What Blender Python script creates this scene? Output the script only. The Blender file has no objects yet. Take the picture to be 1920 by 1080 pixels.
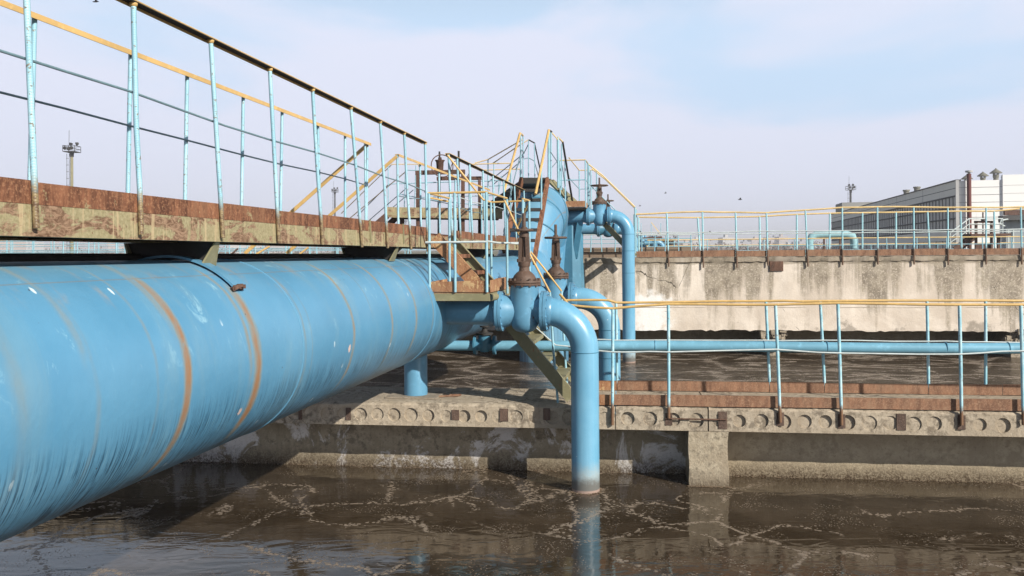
import bpy, bmesh, math, random
from mathutils import Vector, Matrix
random.seed(7)
S = bpy.context.scene
COL = S.collection
R_ = math.radians

# ------------------------------------------------------------------ camera
EYE = 1.425
F = 1600.0
ROLL = 0.0073
cam_d = bpy.data.cameras.new("camera")
cam = bpy.data.objects.new("camera", cam_d)
COL.objects.link(cam)
cam_d.sensor_width = 36.0
cam_d.lens = 36.0 * F / 1920.0
cam_d.shift_y = -62.0 / 1920.0
cam_d.clip_start = 0.05
cam_d.clip_end = 6000.0
cam.matrix_world = Matrix.Translation((0, 0, EYE)) @ Matrix.Rotation(R_(90), 4, 'X') @ Matrix.Rotation(-ROLL, 4, 'Z')
S.camera = cam

# ------------------------------------------------------------------ light
SUN_DIR = Vector((0.589, -0.632, 0.5)).normalized()      # towards the sun
W = bpy.data.worlds.new("World")
S.world = W
W.use_nodes = True
wn = W.node_tree
for n in list(wn.nodes):
    wn.nodes.remove(n)
w_out = wn.nodes.new('ShaderNodeOutputWorld')
w_bg = wn.nodes.new('ShaderNodeBackground')
w_bg.inputs['Strength'].default_value = 0.1
w_sky = wn.nodes.new('ShaderNodeTexSky')
w_sky.sky_type = 'NISHITA'
w_sky.sun_disc = False
w_sky.sun_elevation = R_(30)
w_sky.sun_rotation = math.atan2(SUN_DIR.x, SUN_DIR.y)
w_sky.air_density = 1.0
w_sky.dust_density = 1.0
w_sky.ozone_density = 1.5
w_tc = wn.nodes.new('ShaderNodeTexCoord')
w_map = wn.nodes.new('ShaderNodeMapping')
w_map.inputs['Scale'].default_value = (1.6, 1.6, 5.0)
w_map.inputs['Location'].default_value = (3.1, 1.7, 0.4)
wn.links.new(w_tc.outputs['Generated'], w_map.inputs['Vector'])
w_no = wn.nodes.new('ShaderNodeTexNoise')
w_no.inputs['Scale'].default_value = 1.5
w_no.inputs['Detail'].default_value = 5.0
w_no.inputs['Roughness'].default_value = 0.5
w_no.inputs['Distortion'].default_value = 0.35
wn.links.new(w_map.outputs['Vector'], w_no.inputs['Vector'])
w_sep = wn.nodes.new('ShaderNodeSeparateXYZ')
wn.links.new(w_tc.outputs['Generated'], w_sep.inputs['Vector'])
# thin high cloud: thick near the horizon, broken higher up
w_h = wn.nodes.new('ShaderNodeMapRange')
w_h.inputs['From Min'].default_value = 0.02
w_h.inputs['From Max'].default_value = 0.42
w_h.inputs['To Min'].default_value = 0.30
w_h.inputs['To Max'].default_value = -0.16
wn.links.new(w_sep.outputs['Z'], w_h.inputs['Value'])
w_add = wn.nodes.new('ShaderNodeMath')
w_add.operation = 'ADD'
wn.links.new(w_no.outputs['Fac'], w_add.inputs[0])
wn.links.new(w_h.outputs['Result'], w_add.inputs[1])
w_r = wn.nodes.new('ShaderNodeValToRGB')
w_r.color_ramp.elements[0].position = 0.43
w_r.color_ramp.elements[1].position = 0.62
w_r.color_ramp.interpolation = 'EASE'
wn.links.new(w_add.outputs[0], w_r.inputs['Fac'])
w_cl = wn.nodes.new('ShaderNodeMix')
w_cl.data_type = 'RGBA'
w_cl.inputs[7].default_value = (5.8, 6.15, 7.4, 1)
w_gain = wn.nodes.new('ShaderNodeVectorMath')
w_gain.operation = 'MULTIPLY'
w_gain.inputs[1].default_value = (0.46, 0.45, 0.44)
wn.links.new(w_sky.outputs['Color'], w_gain.inputs[0])
# pale hazy blue low down, the deeper sky overhead
w_lo = wn.nodes.new('ShaderNodeMapRange')
w_lo.interpolation_type = 'SMOOTHSTEP'
w_lo.inputs['From Min'].default_value = 0.24
w_lo.inputs['From Max'].default_value = 0.46
w_lo.inputs['To Min'].default_value = 1.0
w_lo.inputs['To Max'].default_value = 0.0
wn.links.new(w_sep.outputs['Z'], w_lo.inputs['Value'])
w_hz = wn.nodes.new('ShaderNodeMix')
w_hz.data_type = 'RGBA'
w_hz.inputs[7].default_value = (4.3, 5.7, 7.4, 1)
wn.links.new(w_lo.outputs['Result'], w_hz.inputs[0])
wn.links.new(w_gain.outputs[0], w_hz.inputs[6])
wn.links.new(w_hz.outputs[2], w_cl.inputs[6])
w_cf = wn.nodes.new('ShaderNodeMath')
w_cf.operation = 'MULTIPLY'
wn.links.new(w_r.outputs['Color'], w_cf.inputs[0])
wn.links.new(w_lo.outputs['Result'], w_cf.inputs[1])
wn.links.new(w_cf.outputs[0], w_cl.inputs[0])
wn.links.new(w_cl.outputs[2], w_bg.inputs['Color'])
wn.links.new(w_bg.outputs[0], w_out.inputs['Surface'])

sun_d = bpy.data.lights.new("sun", 'SUN')
sun_d.energy = 5.0
sun_d.angle = R_(0.55)
sun_d.color = (1.0, 0.935, 0.83)
sun = bpy.data.objects.new("sun", sun_d)
COL.objects.link(sun)
sun.rotation_euler = SUN_DIR.to_track_quat('Z', 'Y').to_euler()
sun.location = SUN_DIR * 40

S.view_settings.view_transform = 'Standard'
S.view_settings.look = 'None'
S.view_settings.gamma = 1.0
S.view_settings.exposure = 0.48

# ------------------------------------------------------------------ frames and measuring helpers
CP, SP = math.cos(R_(9.6)), math.sin(R_(9.6))       # direction of the main pipe
CT, ST = math.cos(R_(7.3)), math.sin(R_(7.3))       # direction of the tank walls
TB = 8.064                                           # distance of the near slab's front line

def P(s, q, z):
    return Vector((q * CP + s * SP, -q * SP + s * CP, z))

def T(a, b, z):
    return Vector((a * CT + (TB + b) * ST, -a * ST + (TB + b) * CT, z))

def ray(px, py):
    dx, dy = px - 960.0, 478.0 - py
    c, s = math.cos(ROLL), math.sin(ROLL)
    return Vector(((dx * c + dy * s) / F, 1.0, (-dx * s + dy * c) / F))

EYEV = Vector((0, 0, EYE))
def at(px, py, Y):
    return EYEV + ray(px, py) * Y

def atq(px, py, q):
    r = ray(px, py)
    return EYEV + r * (q / (r.x * CP - r.y * SP))

def ats(px, py, s):
    r = ray(px, py)
    return EYEV + r * (s / (r.x * SP + r.y * CP))

def atb(px, py, b):
    r = ray(px, py)
    return EYEV + r * ((TB + b) / (r.x * ST + r.y * CT))

def a_of(v):
    return v.x * CT - v.y * ST

def s_of(v):
    return v.x * SP + v.y * CP

# ------------------------------------------------------------------ mesh builder
class MB:
    def __init__(self):
        self.v, self.f, self.s = [], [], []

    def face(self, idx, smooth=False):
        self.f.append(tuple(idx))
        self.s.append(smooth)

    def quad(self, a, b, c, d, smooth=False):
        n = len(self.v)
        self.v += [Vector(a), Vector(b), Vector(c), Vector(d)]
        self.face((n, n + 1, n + 2, n + 3), smooth)

    def hexa(self, p):
        """eight corners: 0-3 bottom ring, 4-7 top ring"""
        n = len(self.v)
        self.v += [Vector(x) for x in p]
        for q in ((3, 2, 1, 0), (4, 5, 6, 7), (0, 1, 5, 4), (1, 2, 6, 5), (2, 3, 7, 6), (3, 0, 4, 7)):
            self.face([n + i for i in q])
        return self

    def box(self, fr, a0, a1, b0, b1, z0, z1):
        """box in a frame function fr(a, b, z)"""
        return self.hexa([fr(a0, b0, z0), fr(a1, b0, z0), fr(a1, b1, z0), fr(a0, b1, z0),
                          fr(a0, b0, z1), fr(a1, b0, z1), fr(a1, b1, z1), fr(a0, b1, z1)])

    def bar(self, p0, p1, w, h, up=(0, 0, 1)):
        p0, p1 = Vector(p0), Vector(p1)
        d = (p1 - p0).normalized()
        u = Vector(up)
        x = d.cross(u)
        if x.length < 1e-4:
            x = d.cross(Vector((0, 1, 0)))
        x.normalize()
        y = x.cross(d).normalized()
        x *= w / 2
        y *= h / 2
        return self.hexa([p0 - x - y, p0 + x - y, p1 + x - y, p1 - x - y, p0 - x + y, p0 + x + y, p1 + x + y, p1 - x + y])

    def tube(self, pts, r, n=10, caps=True):
        """swept tube with mitred joints; r a number or a list"""
        pts = [Vector(p) for p in pts]
        k = len(pts)
        rs = r if isinstance(r, (list, tuple)) else [r] * k
        d0 = (pts[1] - pts[0]).normalized()
        x = d0.cross(Vector((0, 0, 1)))
        if x.length < 1e-3:
            x = d0.cross(Vector((0, 1, 0)))
        x.normalize()
        base = len(self.v)
        for i in range(k):
            din = (pts[i] - pts[i - 1]).normalized() if i else d0
            dout = (pts[i + 1] - pts[i]).normalized() if i < k - 1 else din
            t = (din + dout)
            t = t.normalized() if t.length > 1e-6 else din
            x = (x - din * x.dot(din)).normalized()
            y = din.cross(x).normalized()
            cosb = max(0.3, t.dot(din))
            for j in range(n):
                a = 2 * math.pi * j / n
                o = x * math.cos(a) * rs[i] + y * math.sin(a) * rs[i]
                # slide along incoming direction onto the mitre plane
                o = o - din * (o.dot(t) / cosb)
                self.v.append(pts[i] + o)
            x = din.rotation_difference(dout) @ x
        for i in range(k - 1):
            for j in range(n):
                a, b = base + i * n + j, base + i * n + (j + 1) % n
                self.face((a, b, b + n, a + n), True)
        if caps:
            self.face([base + j for j in range(n)][::-1])
            self.face([base + (k - 1) * n + j for j in range(n)])
        return self

    def lathe(self, c, axis, prof, n=24):
        """prof: list of (distance along axis, radius)"""
        c, ax = Vector(c), Vector(axis).normalized()
        x = ax.cross(Vector((0, 0, 1)))
        if x.length < 1e-3:
            x = Vector((1, 0, 0))
        x.normalize()
        y = ax.cross(x)
        base = len(self.v)
        for (d, r) in prof:
            for j in range(n):
                a = 2 * math.pi * j / n
                self.v.append(c + ax * d + (x * math.cos(a) + y * math.sin(a)) * max(r, 1e-4))
        for i in range(len(prof) - 1):
            sm = True
            for j in range(n):
                a, b = base + i * n + j, base + i * n + (j + 1) % n
                self.face((a, b, b + n, a + n), sm)
        self.face([base + j for j in range(n)][::-1])
        self.face([base + (len(prof) - 1) * n + j for j in range(n)])
        return self

    def ring(self, c, axis, R, r, n=28, m=8):
        c, ax = Vector(c), Vector(axis).normalized()
        x = ax.cross(Vector((0, 0, 1)))
        if x.length < 1e-3:
            x = Vector((1, 0, 0))
        x.normalize()
        y = ax.cross(x)
        base = len(self.v)
        for i in range(n):
            a = 2 * math.pi * i / n
            o = x * math.cos(a) + y * math.sin(a)
            for j in range(m):
                b = 2 * math.pi * j / m
                self.v.append(c + o * (R + r * math.cos(b)) + ax * r * math.sin(b))
        for i in range(n):
            for j in range(m):
                a = base + i * m + j
                b = base + i * m + (j + 1) % m
                c2 = base + ((i + 1) % n) * m + (j + 1) % m
                d = base + ((i + 1) % n) * m + j
                self.face((a, d, c2, b), True)
        return self

    def angle(self, p0, p1, w, t=0.006, up=(0, 0, 1), flip=1):
        """L-section steel: a flat top and a hanging side"""
        p0, p1 = Vector(p0), Vector(p1)
        d = (p1 - p0).normalized()
        x = d.cross(Vector(up)).normalized() * flip
        y = x.cross(d).normalized() * flip
        self.bar(p0 + y * (-t / 2), p1 + y * (-t / 2), w, t, up)
        o = x * (w / 2 - t / 2) - y * (w / 2 + t)
        self.bar(p0 + o, p1 + o, t, w, up)
        return self

    def build(self, name, material, parent=None, origin=None, sharp=42):
        me = bpy.data.meshes.new(name)
        off = Vector(origin) if origin is not None else (parent_loc(parent) if parent else Vector((0, 0, 0)))
        me.from_pydata([tuple(p - off) for p in self.v], [], self.f)
        me.polygons.foreach_set('use_smooth', self.s)
        me.materials.append(material)
        me.update()
        bm = bmesh.new()
        bm.from_mesh(me)
        bmesh.ops.recalc_face_normals(bm, faces=bm.faces)
        bm.to_mesh(me)
        bm.free()
        try:
            me.set_sharp_from_angle(angle=R_(sharp))
        except Exception:
            pass
        o = bpy.data.objects.new(name, me)
        COL.objects.link(o)
        if parent:
            o.parent = parent
        if origin is not None and not parent:
            o.location = off
        return o

def parent_loc(p):
    l = Vector(p.location)
    while p.parent:
        p = p.parent
        l += Vector(p.location)
    return l

def thing(name, loc, label, cat, group=None):
    o = bpy.data.objects.new(name, None)
    o.empty_display_size = 0.2
    COL.objects.link(o)
    o.location = loc
    o['label'] = label
    o['category'] = cat
    if group:
        o['group'] = group
    return o

def tag(o, label, cat, group=None):
    o['label'] = label
    o['category'] = cat
    if group:
        o['group'] = group
    return o

def struct(o, kind='structure'):
    o['kind'] = kind
    return o

# ------------------------------------------------------------------ material tools
class NT:
    def __init__(self, name):
        self.m = bpy.data.materials.new(name)
        self.m.use_nodes = True
        self.t = self.m.node_tree
        self.b = self.t.nodes['Principled BSDF']
        self.out = self.t.nodes['Material Output']
        self.tc = None

    def new(self, kind):
        return self.t.nodes.new(kind)

    def set(self, sock, val):
        if val is None:
            return
        if hasattr(val, 'is_linked') or hasattr(val, 'links'):
            self.t.links.new(val, sock)
        else:
            if hasattr(sock, 'default_value'):
                if isinstance(val, (tuple, list)) and len(val) == 3 and len(sock.default_value) == 4:
                    val = (*val, 1)
                sock.default_value = val

    def pos(self):
        g = self.new('ShaderNodeNewGeometry')
        return g.outputs['Position']

    def obj(self):
        if not self.tc:
            self.tc = self.new('ShaderNodeTexCoord')
        return self.tc.outputs['Object']

    def mapping(self, vec, scale=(1, 1, 1), rot=(0, 0, 0), loc=(0, 0, 0)):
        n = self.new('ShaderNodeMapping')
        self.set(n.inputs['Vector'], vec)
        n.inputs['Scale'].default_value = scale
        n.inputs['Rotation'].default_value = rot
        n.inputs['Location'].default_value = loc
        return n.outputs['Vector']

    def noise(self, vec, scale, detail=4, rough=0.55, dist=0.0, color=False):
        n = self.new('ShaderNodeTexNoise')
        self.set(n.inputs['Vector'], vec)
        n.inputs['Scale'].default_value = scale
        n.inputs['Detail'].default_value = detail
        n.inputs['Roughness'].default_value = rough
        n.inputs['Distortion'].default_value = dist
        return n.outputs['Color' if color else 'Fac']

    def voro(self, vec, scale, feature='F1', out='Distance', rand=1.0):
        n = self.new('ShaderNodeTexVoronoi')
        n.feature = feature
        self.set(n.inputs['Vector'], vec)
        n.inputs['Scale'].default_value = scale
        n.inputs['Randomness'].default_value = rand
        return n.outputs[out]

    def math(self, op, a, b=None, c=None, clamp=False):
        n = self.new('ShaderNodeMath')
        n.operation = op
        n.use_clamp = clamp
        self.set(n.inputs[0], a)
        if b is not None:
            self.set(n.inputs[1], b)
        if c is not None:
            self.set(n.inputs[2], c)
        return n.outputs[0]

    def step(self, v, lo, hi):
        n = self.new('ShaderNodeMapRange')
        n.interpolation_type = 'SMOOTHSTEP'
        self.set(n.inputs['Value'], v)
        n.inputs['From Min'].default_value = lo
        n.inputs['From Max'].default_value = hi
        if lo > hi:
            n.inputs['From Min'].default_value = hi
            n.inputs['From Max'].default_value = lo
            n.inputs['To Min'].default_value = 1
            n.inputs['To Max'].default_value = 0
        return n.outputs['Result']

    def mix(self, fac, a, b, mode='MIX'):
        n = self.new('ShaderNodeMix')
        n.data_type = 'RGBA'
        n.blend_type = mode
        self.set(n.inputs[0], fac)
        self.set(n.inputs[6], a)
        self.set(n.inputs[7], b)
        return n.outputs[2]

    def xyz(self, vec):
        n = self.new('ShaderNodeSeparateXYZ')
        self.set(n.inputs[0], vec)
        return n.outputs[0], n.outputs[1], n.outputs[2]

    def comb(self, x, y, z):
        n = self.new('ShaderNodeCombineXYZ')
        self.set(n.inputs[0], x)
        self.set(n.inputs[1], y)
        self.set(n.inputs[2], z)
        return n.outputs[0]

    def bump(self, h, strength=0.3, dist=0.01):
        n = self.new('ShaderNodeBump')
        n.inputs['Strength'].default_value = strength
        n.inputs['Distance'].default_value = dist
        self.set(n.inputs['Height'], h)
        self.t.links.new(n.outputs['Normal'], self.b.inputs['Normal'])

    def fin(self, color=None, rough=None, metal=None, spec=None):
        self.set(self.b.inputs['Base Color'], color)
        self.set(self.b.inputs['Roughness'], rough)
        self.set(self.b.inputs['Metallic'], metal)
        self.set(self.b.inputs['Specular IOR Level'], spec)
        return self.m

# ------------------------------------------------------------------ materials
def paint(name, base, rust=(0.17, 0.065, 0.035), rust_amt=0.32, light=None, scale=6.0, rough=0.42, rb=0.15, spec=0.4, fade=0.35):
    """painted steel: faded patches, rust blotches and small chips"""
    k = NT(name)
    p = k.pos()
    big = k.noise(p, scale * 0.35, 5, 0.6)
    fine = k.noise(p, scale * 3.0, 6, 0.65)
    li = light or tuple(min(0.9, c * 1.45 + 0.03) for c in base)
    da = tuple(c * 0.78 for c in base)
    c1 = k.mix(k.step(big, 0.35, 0.7), da, base)
    c2 = k.mix(k.math('MULTIPLY', k.step(fine, 0.5, 0.72), fade), c1, li)
    st = k.noise(k.mapping(p, (1, 1, 0.16)), scale * 4, 5, 0.7)
    rm = k.step(k.math('ADD', k.math('MULTIPLY', st, 0.55), k.math('MULTIPLY', fine, 0.45)), 0.70 - rust_amt * 0.3, 0.76 - rust_amt * 0.3)
    rc = k.mix(fine, rust, tuple(c * 2.0 for c in rust))
    c3 = k.mix(rm, c2, rc)
    k.bump(k.math('SUBTRACT', fine, k.math('MULTIPLY', rm, 0.5)), rb, 0.004)
    return k.fin(c3, k.mix(rm, (rough,) * 3, (0.85,) * 3), 0.0, spec)

BLUE = (0.120, 0.310, 0.470)
M_blue = paint('blue_pipe_paint', BLUE, rust=(0.25, 0.12, 0.06), rust_amt=0.0, scale=3.0, rough=0.33, rb=0.06, spec=0.5)
M_blue_dark = paint('deep_blue_paint_and_shade', (0.065, 0.215, 0.325), rust_amt=0.1, scale=4.0, rough=0.4)
M_cyan = paint('pale_cyan_paint', (0.28, 0.50, 0.59), rust=(0.16, 0.09, 0.06), rust_amt=0.22, scale=14.0, rough=0.5, rb=0.2)
M_white = paint('weathered_pale_wire_paint', (0.55, 0.62, 0.62), rust=(0.2, 0.13, 0.09), rust_amt=0.25, scale=14.0, rough=0.55)
M_grey_wire = paint('grey_blue_wire_paint', (0.17, 0.27, 0.31), rust_amt=0.3, scale=18.0)
M_yellow = paint('ochre_yellow_paint', (0.62, 0.41, 0.155), rust=(0.10, 0.045, 0.02), rust_amt=0.16, scale=9.0, rough=0.5, rb=0.2)
M_yellow_pale = paint('pale_yellow_paint', (0.74, 0.54, 0.25), rust=(0.14, 0.08, 0.04), rust_amt=0.12, scale=9.0, rough=0.5)
M_olive = paint('olive_steel_paint', (0.255, 0.235, 0.135), rust=(0.17, 0.075, 0.04), rust_amt=0.35, scale=7.0, rough=0.6)
M_valve = paint('grimy_valve_blue_paint', BLUE, rust=(0.06, 0.05, 0.045), rust_amt=0.34, scale=4.0, rough=0.36, rb=0.08, spec=0.5)
M_brown = paint('dark_brown_cast_iron', (0.105, 0.066, 0.048), rust=(0.055, 0.035, 0.03), rust_amt=0.3, light=(0.22, 0.15, 0.115), scale=9.0, rough=0.62, rb=0.3)
M_dark = paint('dark_steel_and_shade', (0.03, 0.028, 0.026), rust=(0.08, 0.04, 0.025), rust_amt=0.3, scale=8.0, rough=0.7)  # dark steel, also used to paint in shade on plates and rails

def rail_post_mat():
    """cyan rebar posts, bare olive and rusty at the foot, with rolled ribs"""
    k = NT('rebar_post_paint')
    p = k.pos()
    x, y, z = k.xyz(p)
    n = k.noise(p, 60, 4, 0.65)
    lo = k.noise(k.mapping(p, (1, 1, 0.3)), 9, 4, 0.6)
    c = k.mix(k.step(lo, 0.4, 0.65), (0.25, 0.47, 0.57), (0.36, 0.59, 0.68))
    c = k.mix(k.step(n, 0.58, 0.66), c, (0.20, 0.16, 0.12))
    foot = k.step(k.math('ADD', z, k.math('MULTIPLY', n, 0.12)), 1.80, 1.70)
    c = k.mix(foot, c, k.mix(k.step(n, 0.42, 0.6), (0.25, 0.19, 0.10), (0.115, 0.07, 0.04)))
    wv = k.new('ShaderNodeTexWave')
    wv.wave_type = 'BANDS'
    wv.bands_direction = 'Z'
    k.set(wv.inputs['Vector'], k.mapping(p, (1, 1, 1), (0.5, 0.35, 0)))
    wv.inputs['Scale'].default_value = 38.0
    k.bump(k.math('ADD', wv.outputs['Fac'], k.math('MULTIPLY', n, 0.7)), 0.30, 0.003)
    return k.fin(c, 0.5)
M_post = rail_post_mat()

def slab_post_mat():
    k = NT('slab_post_paint')
    p = k.pos()
    x, y, z = k.xyz(p)
    n = k.noise(p, 50, 4, 0.65)
    c = k.mix(k.step(k.noise(p, 7, 3), 0.4, 0.65), (0.25, 0.49, 0.58), (0.42, 0.62, 0.68))
    c = k.mix(k.step(n, 0.60, 0.68), c, (0.22, 0.16, 0.12))
    foot = k.step(k.math('ADD', z, k.math('MULTIPLY', n, 0.10)), 0.12, 0.04)
    c = k.mix(foot, c, k.mix(n, (0.22, 0.12, 0.06), (0.10, 0.05, 0.03)))
    k.bump(n, 0.3, 0.003)
    return k.fin(c, 0.5)
M_slab_post = slab_post_mat()

def wall_post_mat():
    k = NT('wall_post_paint')
    p = k.pos()
    x, y, z = k.xyz(p)
    n = k.noise(p, 40, 3, 0.6)
    c = k.mix(k.step(n, 0.4, 0.66), (0.27, 0.52, 0.60), (0.36, 0.60, 0.66))
    foot = k.step(z, 1.55, 1.46)
    c = k.mix(foot, c, (0.13, 0.075, 0.045))
    return k.fin(c, 0.5)
M_wall_post = wall_post_mat()

def rust_plate(name, olive=0.5, dark=(0.085, 0.036, 0.022), mid=(0.21, 0.085, 0.045), hi=(0.33, 0.16, 0.085), oli=(0.27, 0.235, 0.13), sc=5.0):
    """flat steel worn through olive paint to brown rust"""
    k = NT(name)
    p = k.pos()
    a = k.noise(p, sc, 7, 0.68, 0.6)
    b = k.noise(k.mapping(p, (1, 1, 0.25)), sc * 3.2, 6, 0.7)
    f = k.noise(p, sc * 16, 4, 0.7)
    c = k.mix(k.step(b, 0.36, 0.66), dark, mid)
    c = k.mix(k.math('MULTIPLY', k.step(f, 0.48, 0.66), 0.6), c, hi)
    c = k.mix(k.math('MULTIPLY', k.step(k.noise(k.mapping(p, (1, 1, 0.5)), sc * 1.3, 6, 0.7, 0.8), 0.50, 0.62), 0.6), c, k.mix(b, dark, hi))
    av = k.noise(k.mapping(p, (1, 1, 0.35)), sc * 3.5, 7, 0.72, 0.6)
    o = k.step(k.math('ADD', k.math('ADD', k.math('MULTIPLY', a, 0.55), k.math('MULTIPLY', av, 0.45)), k.math('MULTIPLY', f, 0.15)), 0.735 - olive * 0.3, 0.80 - olive * 0.3)
    c = k.mix(o, c, k.mix(f, oli, tuple(x * 1.35 for x in oli)))
    k.bump(k.math('ADD', f, k.math('MULTIPLY', o, 0.9)), 0.35, 0.004)
    return k.fin(c, 0.78, 0, 0.25)
M_kick = rust_plate('rusty_kick_plate', 0.30, mid=(0.25, 0.11, 0.06), hi=(0.38, 0.20, 0.11))
M_kick_slab = rust_plate('red_rust_plate', 0.05, dark=(0.15, 0.078, 0.05), mid=(0.275, 0.148, 0.09), hi=(0.38, 0.25, 0.16))
M_kick_tan = rust_plate('tan_rust_plate', 0.45, mid=(0.36, 0.19, 0.10), dark=(0.22, 0.10, 0.05), hi=(0.42, 0.26, 0.15), oli=(0.40, 0.27, 0.14))
M_rust = rust_plate('brown_rust', 0.0, dark=(0.06, 0.035, 0.026), mid=(0.15, 0.08, 0.055), hi=(0.22, 0.13, 0.09))

def beam_mat():
    """olive channel: peeled brown areas, pale runs of old paint"""
    k = NT('olive_beam_paint')
    p = k.pos()
    l = k.mapping(p, (1, 1, 1), (0, 0, R_(9.6)))
    a = k.noise(k.mapping(l, (1, 1.0, 2.2)), 2.6, 8, 0.70, 1.2)
    run = k.noise(k.mapping(l, (6, 14, 0.9)), 2.2, 5, 0.65, 0.3)
    cur = k.noise(k.mapping(l, (3, 5, 12)), 2.6, 6, 0.7, 2.2)
    f = k.noise(p, 70, 4, 0.65)
    ol = k.mix(k.step(f, 0.3, 0.7), (0.235, 0.205, 0.11), (0.35, 0.31, 0.19))
    br = k.mix(k.step(cur, 0.40, 0.62), (0.125, 0.070, 0.042), (0.31, 0.205, 0.135))
    pe = k.step(k.math('ADD', a, k.math('MULTIPLY', cur, 0.12)), 0.55, 0.60)
    c = k.mix(pe, ol, br)
    c = k.mix(k.math('MULTIPLY', k.step(run, 0.54, 0.64), 0.75), c, (0.46, 0.36, 0.22))
    c = k.mix(k.step(k.noise(p, 26, 5, 0.7), 0.66, 0.72), c, (0.15, 0.06, 0.03))
    k.bump(k.math('ADD', k.math('MULTIPLY', f, 0.4), k.math('MULTIPLY', pe, -0.6)), 0.35, 0.004)
    return k.fin(c, 0.68, 0, 0.25)
M_beam = beam_mat()

def concrete(name, a, b, dark, stain=0.4, streak=0.0, grit=70.0, bump=0.5, salt=0.0, wet=None, sc=2.0):
    """a, b: light and mid tones; stain: how much dark weathering; streak: vertical run-off; wet: z under which it is dark"""
    k = NT(name)
    p = k.pos()
    n1 = k.noise(p, sc, 8, 0.68, 0.4)
    n2 = k.noise(p, sc * 6, 6, 0.7)
    g = k.noise(p, grit, 5, 0.75)
    c = k.mix(k.step(n1, 0.38, 0.62), b, a)
    dm = k.step(k.math('ADD', k.math('MULTIPLY', n1, 0.5), k.math('MULTIPLY', n2, 0.5)), 0.5 - stain * 0.02, 0.60 - stain * 0.02)
    c = k.mix(k.math('MULTIPLY', dm, stain), c, dark)
    if streak:
        sv = k.noise(k.mapping(p, (1, 1, 0.10), (0, 0, R_(7.3))), sc * 1.7, 6, 0.62, 0.5)
        sf = k.noise(k.mapping(p, (1, 1, 0.05), (0, 0, R_(7.3))), sc * 7, 4, 0.6)
        sm = k.step(k.math('ADD', k.math('MULTIPLY', sv, 0.75), k.math('MULTIPLY', sf, 0.25)), 0.50, 0.60)
        c = k.mix(k.math('MULTIPLY', sm, streak), c, dark)
    if salt:
        sx = k.noise(k.mapping(p, (1, 1, 0.8)), 2.6, 8, 0.72, 0.7)
        c = k.mix(k.math('MULTIPLY', k.step(sx, 0.535, 0.60), salt), c, (0.66, 0.64, 0.62))
    c = k.mix(k.math('MULTIPLY', k.step(g, 0.56, 0.68), 0.45), c, dark)
    c = k.mix(k.math('MULTIPLY', k.step(g, 0.40, 0.30), 0.35), c, tuple(min(0.9, x * 1.4) for x in a))
    if wet is not None:
        x, y, z = k.xyz(p)
        wm = k.step(k.math('ADD', z, k.math('MULTIPLY', k.math('SUBTRACT', n2, 0.5), 0.22)), wet + 0.24, wet - 0.02)
        pit = k.step(k.noise(p, 60, 5, 0.8), 0.44, 0.54)
        hi = k.step(k.noise(p, 22, 6, 0.8), 0.54, 0.62)
        c = k.mix(k.math('MULTIPLY', hi, 0.25), c, (0.56, 0.48, 0.36))
        c = k.mix(k.math('MULTIPLY', wm, k.math('ADD', k.math('MULTIPLY', pit, 0.45), 0.55)), c, (0.05, 0.032, 0.019))
    k.bump(k.math('ADD', k.math('MULTIPLY', g, 0.7), k.math('MULTIPLY', n2, 0.8)), bump, 0.012)
    return k.fin(c, 0.9, 0, 0.2)

M_slab = concrete('hollow_core_slab_concrete', (0.47, 0.405, 0.315), (0.34, 0.285, 0.215), (0.11, 0.088, 0.066), 0.7, 0.2, 42, 0.8, 0, None, 3.0)
M_slab_top = concrete('gritty_slab_top', (0.36, 0.31, 0.245), (0.24, 0.205, 0.16), (0.09, 0.07, 0.05), 0.6, 0, 45, 0.9, 0, None, 3.0)
M_under = concrete('basin_wall_concrete', (0.40, 0.345, 0.255), (0.28, 0.24, 0.17), (0.075, 0.062, 0.045), 0.6, 0.30, 40, 0.9, 0.95, -0.73, 2.2)
M_under_plain = concrete('basin_wall_grey_concrete', (0.47, 0.40, 0.285), (0.37, 0.31, 0.22), (0.09, 0.07, 0.05), 0.35, 0.12, 40, 0.9, 0.0, -0.73, 2.2)
M_pillar = concrete('pillar_concrete', (0.47, 0.41, 0.31), (0.31, 0.26, 0.19), (0.09, 0.075, 0.055), 0.65, 0.1, 40, 0.9, 0.0, -0.78, 3.4)

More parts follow.
